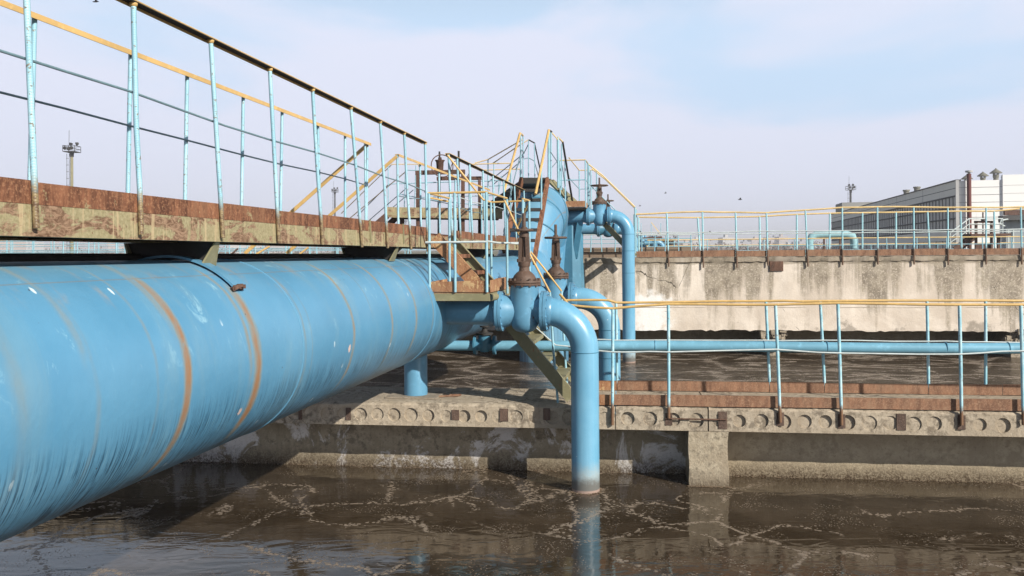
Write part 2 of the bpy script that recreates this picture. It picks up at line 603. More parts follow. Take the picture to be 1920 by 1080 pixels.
def far_wall_mat():
    """tall plastered tank wall: grey run-off from the top, pale patches low down, one white-washed end"""
    k = NT('stained_tank_wall_plaster')
    p = k.pos()
    l = k.mapping(p, (1, 1, 1), (0, 0, R_(7.3)))
    x, y, z = k.xyz(l)
    n1 = k.noise(l, 0.9, 8, 0.65, 0.4)
    n2 = k.noise(l, 6, 7, 0.7)
    g = k.noise(l, 34, 5, 0.75)
    c = k.mix(k.step(n1, 0.38, 0.64), (0.57, 0.495, 0.415), (0.72, 0.645, 0.56))
    sv = k.noise(k.mapping(l, (1.0, 1, 0.09)), 1.5, 6, 0.6, 0.3)
    sf = k.noise(k.mapping(l, (1.0, 1, 0.05)), 7.0, 4, 0.6, 0.2)
    zt = k.step(k.math('ADD', z, k.math('MULTIPLY', k.math('SUBTRACT', n1, 0.5), 1.6)), -0.05, 1.0)
    band = k.math('ADD', k.math('MULTIPLY', sv, 0.72), k.math('MULTIPLY', sf, 0.28))
    band = k.math('ADD', band, k.math('MULTIPLY', zt, 0.125))
    band = k.math('ADD', band, k.math('MULTIPLY', k.math('SUBTRACT', n2, 0.5), 0.16))
    sm = k.step(band, 0.56, 0.665)
    gr = k.mix(k.step(n2, 0.35, 0.65), (0.155, 0.128, 0.095), (0.33, 0.285, 0.22))
    gr = k.mix(k.math('MULTIPLY', k.step(g, 0.53, 0.60), 0.8), gr, (0.56, 0.49, 0.40))
    c = k.mix(k.math('MULTIPLY', sm, 0.86), c, gr)
    # grey blotches along the foot
    lo = k.step(k.math('SUBTRACT', k.noise(l, 1.4, 6, 0.65), k.math('MULTIPLY', z, 0.22)), 0.56, 0.63)
    c = k.mix(k.math('MULTIPLY', lo, 0.65), c, (0.22, 0.19, 0.155))
    # white-wash beside the drop pipe
    ww = k.math('ADD', k.math('ABSOLUTE', k.math('SUBTRACT', x, 0.60)), k.math('MULTIPLY', k.math('SUBTRACT', n2, 0.5), 1.1))
    ww = k.math('ADD', ww, k.math('MULTIPLY', k.math('MAXIMUM', k.math('SUBTRACT', z, 0.45), 0.0), 2.0))
    c = k.mix(k.step(ww, 0.52, 0.16), c, (0.78, 0.77, 0.75))
    # crumbled cap line
    c = k.mix(k.math('MULTIPLY', k.step(k.math('ADD', z, k.math('MULTIPLY', n2, 0.08)), 1.22, 1.25), 0.7), c, k.mix(n2, (0.14, 0.12, 0.09), (0.40, 0.34, 0.26)))
    c = k.mix(k.math('MULTIPLY', k.step(k.math('ABSOLUTE', k.math('SUBTRACT', z, k.math('ADD', k.math('MULTIPLY', n2, 0.03), 0.27))), 0.012, 0.002), k.step(n1, 0.40, 0.55)), c, (0.30, 0.25, 0.20))
    # hairline cracks
    cr = k.voro(k.mix(0.12, l, k.noise(l, 2.5, 4, 0.6, 0, True)), 0.8, 'DISTANCE_TO_EDGE')
    c = k.mix(k.math('MULTIPLY', k.step(cr, 0.004, 0.001), k.step(n1, 0.54, 0.60)), c, (0.06, 0.05, 0.04))
    k.bump(k.math('ADD', k.math('MULTIPLY', g, 0.5), n2), 0.45, 0.02)
    return k.fin(c, 0.92, 0, 0.15)
M_far_wall = far_wall_mat()
M_crumble = concrete('crumbled_cap_concrete', (0.42, 0.36, 0.28), (0.25, 0.21, 0.16), (0.07, 0.06, 0.045), 0.6, 0, 30, 1.0, 0, None, 4.0)

def flat(name, col, rough=0.8, var=0.25, sc=0.3, spec=0.2):
    k = NT(name)
    n = k.noise(k.pos(), sc, 5, 0.6)
    c = k.mix(n, tuple(x * (1 - var) for x in col), tuple(min(0.95, x * (1 + var)) for x in col))
    return k.fin(c, rough, 0, spec)

def water_mat(name, heavy):
    k = NT(name)
    p = k.pos()
    x, y, z = k.xyz(p)
    wob = k.noise(p, 1.3, 4, 0.6, 0, True)
    pw = k.mix(0.38, p, wob, 'ADD')
    pw = k.mix(0.05, pw, k.noise(p, 9, 3, 0.6, 0, True), 'ADD')
    fine = k.noise(p, 55, 4, 0.7)
    med = k.noise(p, 2.2, 5, 0.6, 0.6)
    base = k.mix(k.step(med, 0.35, 0.68), (0.033, 0.0235, 0.0145), (0.060, 0.044, 0.029))
    bub = k.voro(p, 26, 'F1')
    bub2 = k.voro(k.mix(0.01, p, k.noise(p, 30, 2, 0.5, 0, True), 'ADD'), 48, 'F1')
    if heavy:
        st = k.noise(k.mapping(pw, (0.8, 1.25, 1), (0, 0, 0.35)), 0.62, 9, 0.74, 1.6)
        st2 = k.noise(k.mapping(pw, (0.6, 1.6, 1), (0, 0, 0.5)), 1.5, 8, 0.74, 1.5)
        e = k.voro(k.mapping(pw, (0.42, 0.62, 1)), 1.0, 'DISTANCE_TO_EDGE')
        ln = k.math('MULTIPLY', k.step(e, 0.07, 0.0), k.step(st2, 0.36, 0.56))
        m = k.math('MAXIMUM', k.step(st, 0.53, 0.62), k.math('MULTIPLY', k.step(st2, 0.55, 0.63), 0.9))
        m = k.math('MAXIMUM', m, ln)
        m = k.math('MULTIPLY', m, k.step(fine, 0.36, 0.60))
        foam = k.mix(fine, (0.26, 0.205, 0.155), (0.60, 0.52, 0.44))
        amt = k.math('MULTIPLY', m, 0.85)
    else:
        e = k.voro(k.mapping(pw, (0.80, 0.66, 1), (0, 0, 0.35)), 1.0, 'DISTANCE_TO_EDGE')
        cn = k.noise(k.mapping(pw, (1, 0.75, 1), (0, 0, 0.9)), 0.62, 2, 0.40, 0.8)
        e2 = k.math('MULTIPLY', k.math('ABSOLUTE', k.math('SUBTRACT', cn, 0.52)), 1.6)
        e = k.math('MINIMUM', k.math('ADD', e, k.math('MULTIPLY', k.step(k.noise(p, 0.6, 2, 0.5), 0.50, 0.56), 0.5)), e2)
        brk = k.noise(p, 0.9, 3, 0.5)
        line = k.step(k.math('ADD', e, k.math('MULTIPLY', k.math('SUBTRACT', fine, 0.5), 0.05)), 0.026, 0.002)
        line = k.math('MULTIPLY', line, k.step(brk, 0.38, 0.48))
        line = k.math('MULTIPLY', line, k.step(k.math('ADD', k.voro(p, 27, 'F1'), k.math('MULTIPLY', k.math('SUBTRACT', k.noise(p, 5, 3, 0.6), 0.5), 0.9)), 0.62, 0.42))
        near = k.step(e, 0.085, 0.01)
        dots = k.math('MULTIPLY', k.step(bub, 0.34, 0.22), k.step(k.noise(p, 7, 3, 0.6), 0.46, 0.56))
        dots = k.math('MULTIPLY', dots, k.math('MULTIPLY', near, k.step(brk, 0.40, 0.52)))
        spk = k.math('MULTIPLY', k.step(bub2, 0.36, 0.20), k.step(k.noise(p, 2.4, 6, 0.75), 0.50, 0.60))
        # scum gathers along the wall
        edge = k.step(k.math('ADD', k.math('ADD', k.math('MULTIPLY', x, ST), k.math('MULTIPLY', y, CT)), k.math('MULTIPLY', k.noise(p, 5, 5, 0.7), 0.5)), TB + 0.62, TB + 0.70)
        edge = k.math('MULTIPLY', edge, k.step(fine, 0.42, 0.6))
        m = k.math('MAXIMUM', k.math('MAXIMUM', k.math('MULTIPLY', line, k.step(fine, 0.30, 0.5)), dots), k.math('MAXIMUM', k.math('MULTIPLY', spk, 0.75), k.math('MULTIPLY', edge, 0.6)))
        foam = k.mix(fine, (0.17, 0.13, 0.095), (0.40, 0.33, 0.26))
        amt = k.math('MULTIPLY', m, 0.85)
    c = k.mix(amt, base, foam)
    rip = k.noise(k.mapping(p, (1.0, 2.2, 1), (0, 0, -0.25)), 2.4 if not heavy else 3.4, 2 if not heavy else 3, 0.5, 1.2)
    rip2 = k.noise(k.mapping(p, (1.0, 1.9, 1)), 13, 3, 0.6, 0.6)
    calm = k.step(k.noise(p, 0.55, 2, 0.5), 0.40, 0.62)
    h = k.math('ADD', rip, k.math('MULTIPLY', rip2, k.math('ADD', k.math('MULTIPLY', calm, 0.16), 0.01) if not heavy else 0.35))
    h = k.math('ADD', h, k.math('MULTIPLY', m, 0.12))
    k.bump(h, 0.24 if not heavy else 0.8, 0.015 if not heavy else 0.05)
    k.b.inputs['IOR'].default_value = 1.34 if heavy else 1.45
    k.b.inputs['Specular Tint'].default_value = (1.0, 0.90, 0.78, 1)
    return k.fin(c, k.mix(amt, (0.035,) * 3 if not heavy else (0.10,) * 3, (0.55,) * 3), 0, 0.5)
M_water = water_mat('murky_brown_water', False)
M_water_far = water_mat('foaming_brown_water', True)

M_thin = paint('light_blue_thin_pipe_paint', (0.165, 0.385, 0.52), rust=(0.2, 0.13, 0.08), rust_amt=0.02, scale=4.0, rough=0.4, rb=0.08)

# ------------------------------------------------------------------ ground, water
WZ = -0.73
def sheet(name, x0, x1, y0, y1, z, nx, ny, m, holes=None, zf=None):
    b = MB()
    for j in range(ny + 1):
        for i in range(nx + 1):
            x = x0 + (x1 - x0) * i / nx
            y = y0 + (y1 - y0) * j / ny
            b.v.append(Vector((x, y, zf(x, y) if zf else z)))
    for j in range(ny):
        for i in range(nx):
            a = j * (nx + 1) + i
            b.face((a, a + 1, a + nx + 2, a + nx + 1))
    return struct(b.build(name, m))

def ground_mat():
    k = NT('field_grass_and_earth')
    p = k.pos()
    n = k.noise(p, 0.05, 6, 0.65)
    f = k.noise(k.mapping(p, (0.3, 1, 1)), 0.35, 5, 0.7)
    c = k.mix(k.step(n, 0.4, 0.62), (0.115, 0.125, 0.055), (0.16, 0.125, 0.085))
    c = k.mix(k.math('MULTIPLY', k.step(f, 0.5, 0.7), 0.6), c, (0.075, 0.085, 0.035))
    return k.fin(c, 0.95, 0, 0.1)
M_ground = ground_mat()
# one ground sheet: the basins are dug out of it, the far fields lie a little below the tank tops
gb = MB()
xs = [-2500, -900, -300, -120, -60, -45, 45, 60, 120, 300, 900, 2500]
ys = [-400, -60, -20, -12, 21.5, 23, 45, 80, 160, 400, 1200, 4000]
rise = {160: 0.3, 400: 3.0, 1200: 8.5, 4000: 22.0}
for y in ys:
    for x in xs:
        inside = -50 < x < 50 and -15 < y < 22
        gb.v.append(Vector((x, y, -3.0 if inside else rise.get(y, -0.2 if y < 60 else -0.6))))
for j in range(len(ys) - 1):
    for i in range(len(xs) - 1):
        a = j * len(xs) + i
        gb.face((a, a + 1, a + len(xs) + 1, a + len(xs)))
struct(gb.build('ground', M_ground))

# near pool runs up to the wall under the slab, far pool from there to the tall wall
wb = MB()
wb.quad(T(-45, -20, WZ), T(45, -20, WZ), T(45, 0.50, WZ), T(-45, 0.50, WZ))
struct(wb.build('near_pool_water', M_water))
wb = MB()
wb.quad(T(-45, 0.80, WZ), T(45, 0.80, WZ), T(45, 11.6, WZ), T(-45, 11.6, WZ))
struct(wb.build('far_pool_water', M_water_far))

# ------------------------------------------------------------------ main pipe
PQ, PZ, PR = -2.42, 0.913, 0.4995

def cyl_s(px, py):
    """s where the sight line meets the main pipe"""
    r = ray(px, py)
    dq, ds, dz = r.x * CP - r.y * SP, r.x * SP + r.y * CP, r.z
    oz = EYE - PZ
    A = dq * dq + dz * dz
    B = 2 * (-PQ * dq + oz * dz)
    C = PQ * PQ + oz * oz - PR * PR
    d = B * B - 4 * A * C
    t = (-B - math.sqrt(max(d, 0))) / (2 * A)
    return t * ds, math.degrees(math.atan2(oz + t * dz, t * dq - PQ))

def main_pipe_mat():
    k = NT('main_pipe_weathered_blue')
    p = k.pos()
    l = k.mapping(p, (1, 1, 1), (0, 0, R_(9.6)))
    q, s, z = k.xyz(l)
    th = k.math('ARCTAN2', k.math('SUBTRACT', z, PZ), k.math('SUBTRACT', q, PQ))
    uv = k.comb(s, k.math('MULTIPLY', th, 0.5), 0.0)       # metres along, metres round
    n1 = k.noise(uv, 1.3, 6, 0.6)
    n2 = k.noise(k.mapping(uv, (1, 0.35, 1)), 6, 6, 0.65, 0.3)
    f = k.noise(uv, 45, 5, 0.7)
    c = k.mix(k.step(n1, 0.36, 0.66), (0.075, 0.235, 0.385), (0.098, 0.272, 0.43))
    # pale scuffs on the upper side
    sc = k.noise(k.mapping(uv, (1.0, 0.55, 1), (0, 0, 0.35)), 5.5, 9, 0.80, 0.8)
    up = k.step(th, -0.15, 0.75)
    c = k.mix(k.math('MULTIPLY', k.math('MULTIPLY', k.step(sc, 0.585, 0.655), up), 0.80), c, (0.28, 0.49, 0.59))
    gm = k.noise(k.mapping(uv, (2.2, 0.5, 1)), 1.6, 6, 0.65, 0.4)
    c = k.mix(k.math('MULTIPLY', k.step(gm, 0.50, 0.68), 0.25), c, (0.20, 0.31, 0.34))
    # paler towards the top
    c = k.mix(k.math('MULTIPLY', k.step(th, 0.9, 1.45), 0.40), c, (0.25, 0.42, 0.50))
    # fine scratches round the lower side
    sv = k.comb(k.math('ADD', k.math('MULTIPLY', s, 120.0), k.math('MULTIPLY', th, 9.0)), k.math('MULTIPLY', th, 1.5), 0.0)
    sn = k.noise(sv, 1.0, 3, 0.6, 0.1)
    sn2 = k.noise(k.mapping(uv, (1, 1, 1)), 3.0, 4, 0.6)
    lowm = k.math('MULTIPLY', k.step(th, -0.12, -0.60), k.step(sn2, 0.28, 0.50))
    c = k.mix(k.math('MULTIPLY', k.math('MULTIPLY', k.step(sn, 0.53, 0.55), lowm), 0.95), c, (0.015, 0.065, 0.12))
    c = k.mix(k.math('MULTIPLY', k.math('MULTIPLY', k.step(sn, 0.42, 0.34), lowm), 0.6), c, (0.22, 0.42, 0.53))
    # greyer towards the belly
    c = k.mix(k.math('MULTIPLY', k.step(th, -1.0, -1.5), 0.5), c, (0.14, 0.20, 0.23))
    # rust rings below each old bracket: (pixel on the ring, half width, strength, start angle, end angle)
    rings = [((352, 690), 0.034, 1.0, 62, -58), ((484, 660), 0.045, 1.0, 50, -50), ((470, 660), 0.022, 0.6, 68, -10), ((664, 620), 0.030, 0.75, 72, -45),
             ((736, 600), 0.030, 0.7, 70, -40), ((781, 590), 0.035, 0.65, 74, -40), ((574, 640), 0.014, 0.4, 60, -40),
             ((586, 640), 0.010, 0.35, 70, -30), ((285, 560), 0.030, 0.55, 86, 22), ((262, 600), 0.014, 0.35, 80, -30), ((150, 620), 0.02, 0.28, 76, -40),
             ((92, 560), 0.030, 0.45, 84, 15), ((30, 700), 0.05, 0.25, 60, -45), ((700, 600), 0.012, 0.4, 84, 10), ((812, 600), 0.02, 0.5, 70, -30)]
    wob = k.math('MULTIPLY', k.math('SUBTRACT', k.noise(uv, 3.0, 3, 0.5), 0.5), 0.05)
    sw = k.math('ADD', s, wob)
    tot = None
    for (pp, w, st, t0, t1) in rings:
        s0 = cyl_s(*pp)[0]
        d = k.math('ABSOLUTE', k.math('SUBTRACT', sw, s0))
        g = k.math('MULTIPLY', k.step(d, w * 1.55, 0.0), st)
        env = k.math('MULTIPLY', k.step(th, R_(t0 + 6), R_(t0 - 10)), k.step(th, R_(t1 - 18), R_(t1 + 22)))
        g = k.math('MULTIPLY', g, env)
        tot = g if tot is None else k.math('MAXIMUM', tot, g)
    run = k.noise(k.mapping(uv, (30, 1.2, 1)), 1.0, 4, 0.6)
    blot = k.noise(k.mapping(uv, (2.5, 1.0, 1)), 3.2, 6, 0.7, 0.5)
    tot = k.math('MULTIPLY', tot, k.math('ADD', k.math('MULTIPLY', run, 0.8), k.math('ADD', k.math('MULTIPLY', blot, 2.2), -0.55)))
    c = k.mix(k.math('MULTIPLY', k.step(tot, 0.02, 0.70), 0.62), c, (0.23, 0.20, 0.115))
    c = k.mix(k.math('MULTIPLY', k.step(tot, 0.46, 1.15), 0.84), c, (0.27, 0.125, 0.042))
    # general rusty film on the shoulder
    film = k.math('MULTIPLY', k.math('MULTIPLY', k.step(n2, 0.52, 0.72), k.step(th, 0.55, 0.95)), 0.62)
    c = k.mix(film, c, (0.34, 0.27, 0.18))
    # lost flakes of paint with pinkish primer
    fl = k.voro(k.mapping(uv, (1, 0.7, 1)), 3.3, 'F1')
    fm = k.math('MULTIPLY', k.step(k.math('ADD', fl, k.math('MULTIPLY', k.math('SUBTRACT', f, 0.5), 0.10)), 0.085, 0.070), k.step(k.noise(uv, 1.1, 2, 0.5), 0.53, 0.55))
    c = k.mix(fm, c, (0.60, 0.46, 0.41))
    dk = k.voro(uv, 11.0, 'F1')
    c = k.mix(k.math('MULTIPLY', k.step(dk, 0.06, 0.045), k.step(n1, 0.50, 0.56)), c, (0.06, 0.055, 0.06))
    # small crisp chips and a longitudinal weld
    cw = k.voro(k.mapping(uv, (1, 0.45, 1)), 9.0, 'F1')
    c = k.mix(k.math('MULTIPLY', k.step(k.math('ADD', cw, k.math('MULTIPLY', k.math('SUBTRACT', f, 0.5), 0.12)), 0.085, 0.07), k.step(k.noise(uv, 1.7, 3, 0.6), 0.50, 0.56)), c, (0.55, 0.66, 0.70))
    wl = k.math('ABSOLUTE', k.math('SUBTRACT', k.math('ADD', th, k.math('MULTIPLY', k.noise(uv, 4, 2, 0.5), 0.012)), 1.02))
    c = k.mix(k.math('MULTIPLY', k.step(wl, 0.010, 0.003), 0.55), c, (0.20, 0.17, 0.13))
    k.bump(k.math('ADD', k.math('MULTIPLY', n1, 2.0), k.math('MULTIPLY', f, 0.12)), 0.30, 0.02)
    return k.fin(c, k.mix(k.step(tot, 0.1, 0.6), (0.36,) * 3, (0.75,) * 3), 0, 0.5)
M_main = main_pipe_mat()

S_TEE1, S_TEE2, S_TEE3, S_TEE4 = 7.80, 10.15, 17.15, 20.5
pipe = thing('main_pipe', P(8.39, PQ, 0), 'huge weathered blue main pipe with rust rings running from the lower left into the distance', 'pipe')
path = [(-4, PQ, PZ), (1, PQ, PZ), (6, PQ, PZ), (10, PQ, PZ), (13.0, -2.40, PZ), (13.9, -2.36, PZ + 0.02),
        (14.62, -2.26, PZ + 0.30), (14.92, -2.17, PZ + 0.82), (15.10, -2.12, 1.98), (15.55, -2.12, 2.19), (16.35, -2.16, 2.19), (16.95, -2.24, 2.06), (17.25, -2.28, 1.72), (17.32, -2.28, 1.2), (17.32, -2.28, -1.3)]
b = MB()
b.tube([P(*c) for c in path], PR, 72)
b.build('pipe_shell', M_main, pipe, None, 11)
for (s, q, z), (s2, q2, z2) in zip(path[5:10], path[6:11]):
    dirv = (P(s2, q2, z2) - P(s, q, z))
    b = MB()
    b.ring(P(s, q, z), dirv, PR + 0.004, 0.014, 64, 6)
    b.build('mitre_weld', M_blue_dark, pipe)
for pxw in (815, 560):
    s0 = cyl_s(pxw, 600)[0]
    b = MB()
    b.ring(P(s0, PQ, PZ), P(1, 0, 0) - P(0, 0, 0), PR, 0.0045, 72, 6)
    b.build('girth_weld', M_blue, pipe)
# support leg standing on the slab
b = MB()
b.tube([P(8.39, PQ, 0.012), P(8.39, PQ, PZ - 0.42)], 0.118, 28)
leg = b.build('support_leg', M_blue, pipe)
b = MB()
fl = lambda a, bb, z: P(8.39 + bb, PQ + a, z)
b.box(fl, -0.26, 0.26, -0.20, 0.20, 0.003, 0.016)
b.build('base_plate', M_slab_top, leg)
# flat clamp bar bent over the pipe under the bridge bracket
s_cl = cyl_s(430, 532)[0]
b = MB()
r0, r1 = PR + 0.012, PR + 0.024
prev = None
for i in range(19):
    t = R_(128 - i * (128 - 44) / 18)
    row = [P(s_cl + ds, PQ + rr * math.cos(t), PZ + rr * math.sin(t)) for ds in (-0.035, 0.035) for rr in (r0, r1)]
    if prev:
        b.hexa([prev[0], prev[2], row[2], row[0], prev[1], prev[3], row[3], row[1]])
    prev = row
b.build('clamp_bar', M_blue, pipe)
b = MB()
t = R_(44)
for ds in (-0.05, 0.05):
    b.bar(P(s_cl + ds, PQ + (r0 - 0.004) * math.cos(t), PZ + (r0 - 0.004) * math.sin(t)), P(s_cl + ds * 0.2, PQ + (r1 + 0.01) * math.cos(t), PZ + (r1 + 0.01) * math.sin(t)), 0.018, 0.018)
b.bar(P(s_cl - 0.05, PQ + r1 * math.cos(t), PZ + r1 * math.sin(t)), P(s_cl + 0.06, PQ + r1 * math.cos(t), PZ + r1 * math.sin(t)), 0.012, 0.02)
b.build('clamp_end', M_rust, pipe)
# stiffening plates on the falling leg
# cone added under the third branch; deep blue paints in the rear leg's shade
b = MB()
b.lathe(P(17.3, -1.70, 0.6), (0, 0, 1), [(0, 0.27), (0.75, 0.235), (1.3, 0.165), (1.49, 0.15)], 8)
b.build('rear_leg_shade', M_blue_dark, pipe)
b = MB()
b.bar(P(17.12, -1.62, 1.35), P(17.1, -1.50, 2.08), 0.02, 0.12)
b.build('rear_leg_shade_rib', M_blue_dark, pipe)
# cable conduit on the far shoulder, the bridge's shadow put into its dark colour
b = MB()
b.tube([P(-4, -2.60, 1.424), P(3, -2.60, 1.424), P(13.5, -2.60, 1.420)], 0.024, 10)
b.build('cable_conduit', M_dark, pipe)
# ------------------------------------------------------------------ branches, gate valves, drop pipes
def qdir():
    return (P(0, 1, 0) - P(0, 0, 0))
QD = qdir()
SD = P(1, 0, 0) - P(0, 0, 0)
def bolts(b, c, R, n, r, h):
    for i in range(n):
        a = 2 * math.pi * (i + 0.5) / n
        o = SD * math.cos(a) * R + Vector((0, 0, 1)) * math.sin(a) * R
        b.lathe(c + o - QD * h / 2, QD, [(0, r), (h, r)], 6)

def drop_mat():
    k = NT('drop_pipe_blue_with_waterline')
    p = k.pos()
    x, y, z = k.xyz(p)
    n1 = k.noise(p, 2.5, 5, 0.6)
    f = k.noise(p, 22, 6, 0.7)
    c = k.mix(k.step(n1, 0.36, 0.66), (0.115, 0.315, 0.475), (0.150, 0.36, 0.52))
    run = k.noise(k.mapping(p, (1, 1, 0.06)), 20, 4, 0.6)
    c = k.mix(k.math('MULTIPLY', k.step(run, 0.5, 0.7), 0.25), c, (0.24, 0.48, 0.64))
    c = k.mix(k.step(k.noise(p, 16, 4, 0.6), 0.70, 0.74), c, (0.5, 0.62, 0.68))
    h = k.math('ADD', z, k.math('MULTIPLY', k.math('SUBTRACT', f, 0.5), 0.14))
    c = k.mix(k.math('MULTIPLY', k.step(h, -0.42, -0.60), 0.85), c, (0.30, 0.36, 0.37))
    c = k.mix(k.math('MULTIPLY', k.step(h, -0.555, -0.66), 0.92), c, (0.10, 0.095, 0.085))
    c = k.mix(k.math('MULTIPLY', k.step(z, -0.700, -0.712), 0.6), c, (0.40, 0.27, 0.22))
    k.bump(k.math('ADD', k.math('MULTIPLY', f, 0.3), n1), 0.10, 0.01)
    return k.fin(c, k.mix(k.step(h, -0.45, -0.65), (0.32,) * 3, (0.8,) * 3), 0, 0.5)
M_drop = drop_mat()

def branch_set(s, z0, q_main, q_valve, wheel_r, yoke_h, lab_valve, lab_drop, r=0.1275, q_end=-0.62, zbot=-1.4, dark_body=False, hi=True):
    n = 32 if hi else 18
    q_l, q_r = q_valve - 0.225, q_valve + 0.185
    # branch stub belongs to the main pipe
    b = MB()
    b.lathe(P(s, q_main, z0), QD, [(0, r), (q_l - 0.03 - q_main, r)], n)
    st = b.build('branch_pipe', M_blue, pipe)
    b = MB()
    b.lathe(P(s, q_l - 0.03, z0), QD, [(-0.05, r + 0.002), (-0.03, r + 0.012), (0.0, r + 0.012), (0.0, 0.187), (0.026, 0.187), (0.026, 0.1)], n)
    bolts(b, P(s, q_l - 0.02, z0), 0.163, 12, 0.013, 0.05)
    b.build('flange', M_blue, st)
    # gate valve
    root = thing('gate_valve', P(s, q_valve, z0 - 0.2), lab_valve, 'valve', 'gate valves of the drop pipes')
    b = MB()
    prof = [(-0.200, 0.0), (-0.196, 0.045), (-0.182, 0.082), (-0.155, 0.110), (-0.115, 0.128), (-0.05, 0.138), (0.03, 0.138), (0.12, 0.134), (0.225, 0.132), (0.240, 0.138)]
    b.lathe(P(s, q_valve, z0), (0, 0, 1), prof, n)
    # necks swell out from flange into the pot
    b.lathe(P(s, q_l, z0), QD, [(0.026, 0.158), (0.045, 0.152), (0.085, 0.138), (0.14, 0.115), (0.225, 0.10)], n)
    b.lathe(P(s, q_valve, z0), QD, [(0.0, 0.10), (0.10, 0.108), (0.15, 0.125), (0.175, 0.15)], n)
    b.build('valve_body', M_valve if not dark_body else M_blue_dark, root)
    b = MB()
    b.lathe(P(s, q_l, z0), QD, [(0.0, 0.1), (0.0, 0.187), (0.026, 0.187), (0.026, 0.1)], n)
    bolts(b, P(s, q_l + 0.012, z0), 0.163, 12, 0.013, 0.045)
    b.build('flange', M_blue, root)
    b = MB()
    b.lathe(P(s, q_r - 0.026, z0), QD, [(0.0, 0.1), (0.0, 0.187), (0.026, 0.187), (0.026, 0.1)], n)
    bolts(b, P(s, q_r - 0.014, z0), 0.163, 12, 0.013, 0.045)
    b.build('flange', M_blue, root)
    # bonnet
    b = MB()
    b.lathe(P(s, q_valve, z0), (0, 0, 1), [(0.240, 0.10), (0.240, 0.150), (0.258, 0.152), (0.258, 0.142), (0.265, 0.142), (0.265, 0.154), (0.284, 0.152), (0.284, 0.112), (0.305, 0.108), (0.332, 0.094), (0.355, 0.072), (0.372, 0.050), (0.415, 0.046), (0.415, 0.0)], n)
    for i in range(12):
        a = 2 * math.pi * i / 12
        c = P(s + 0.138 * math.cos(a), q_valve + 0.138 * math.sin(a), z0)
        b.lathe(c, (0, 0, 1), [(0.228, 0.012), (0.304, 0.012)], 6)
    b.build('bonnet', M_brown, root)
    # yoke with two arms and a gland
    b = MB()
    zt = z0 + 0.40 + yoke_h
    b.lathe(P(s, q_valve, z0), (0, 0, 1), [(0.41, 0.052), (0.44, 0.058), (0.455, 0.058), (0.46, 0.036), (0.50, 0.034)], 14)
    for dq in (-0.029, 0.029):
        b.bar(P(s, q_valve + dq * 1.3, z0 + 0.42), P(s, q_valve + dq, zt - 0.05), 0.065, 0.032, (QD.x, QD.y, 0))
    for dz in (0.46, 0.475):
        b.bar(P(s, q_valve - 0.065, z0 + dz), P(s, q_valve + 0.065, z0 + dz), 0.05, 0.016)
    b.lathe(P(s, q_valve, zt), (0, 0, 1), [(-0.06, 0.03), (-0.05, 0.046), (-0.01, 0.046), (0.0, 0.03)], 14)
    b.build('yoke', M_brown, root)
    b = MB()
    b.lathe(P(s, q_valve, z0), (0, 0, 1), [(0.42, 0.019), (0.40 + yoke_h + 0.17, 0.017)], 10)
    b.build('stem', M_brown, root)
    b = MB()
    zc = zt + 0.012
    b.ring(P(s, q_valve, zc), (0, 0, 1), wheel_r, 0.013, 32, 8)
    for i in range(4):
        a = math.pi / 2 * i + 0.4
        b.bar(P(s, q_valve, zc), P(s + wheel_r * math.cos(a), q_valve + wheel_r * math.sin(a), zc), 0.022, 0.012)
    b.lathe(P(s, q_valve, zc), (0, 0, 1), [(-0.02, 0.03), (0.03, 0.03)], 12)
    b.build('handwheel', M_brown, root)
    # drop pipe
    R = 0.36
    d = thing('drop_pipe', P(s, q_end, WZ), lab_drop, 'pipe', 'drop pipes')
    pts = [P(s, q_r + 0.03, z0), P(s, q_end - R, z0)]
    for i in range(1, 15):
        a = R_(90) * i / 14
        pts.append(P(s, q_end - R + R * math.sin(a), z0 - R + R * math.cos(a)))
    pts.append(P(s, q_end, z0 - R - 0.3))
    pts.append(P(s, q_end, zbot))
    b = MB()
    b.tube(pts, r, n + 8)
    b.build('bent_pipe', M_drop, d)
    b = MB()
    b.lathe(P(s, q_r + 0.004, z0), QD, [(0.0, 0.1), (0.0, 0.187), (0.026, 0.187), (0.026, r + 0.012), (0.05, r + 0.012), (0.07, r + 0.001)], n)
    bolts(b, P(s, q_r + 0.016, z0), 0.163, 12, 0.013, 0.045)
    b.build('flange', M_blue, d)
    b = MB()
    b.ring(P(s, q_end - R - 0.04, z0), QD, r + 0.0005, 0.0035, 40, 6)
    b.build('weld_seam', M_blue_dark, d)
    for zz in (z0 - R - 0.01, z0 - R - 0.34, z0 - R - 0.78)[:3 if s > 9 else 1]:
        b = MB()
        b.ring(P(s, q_end, zz), (0, 0, 1), r + 0.0005, 0.004, 40, 6)
        b.build('weld_seam', M_blue_dark, d)

branch_set(S_TEE1, 0.905, -2.1, -1.205, 0.075, 0.335, 'nearest blue gate valve with brown bonnet and tall yoke, beside the rusty platform', 'nearest blue bent pipe dropping into the brown pool in front of the slab', q_end=-0.652)
branch_set(S_TEE2, 0.905, -2.1, -1.185, 0.125, 0.31, 'second gate valve with wide brown handwheel, just behind the nearest valve', 'second blue bent pipe standing right behind the nearest drop pipe', q_end=-0.555)
branch_set(S_TEE3, 2.19, -1.9, -1.115, 0.165, 0.20, 'upper gate valve with greyish bonnet on the raised pipe before the sky', 'tall blue bent pipe dropping down the face of the stained tank wall', q_end=-0.55, hi=False)
branch_set(S_TEE4, 2.03, -1.9, -1.13, 0.13, 0.26, 'smaller gate valve half hidden behind the upper valve', 'bent pipe mostly hidden behind the tall drop pipe at the tank wall', q_end=-0.55, hi=False, dark_body=True)

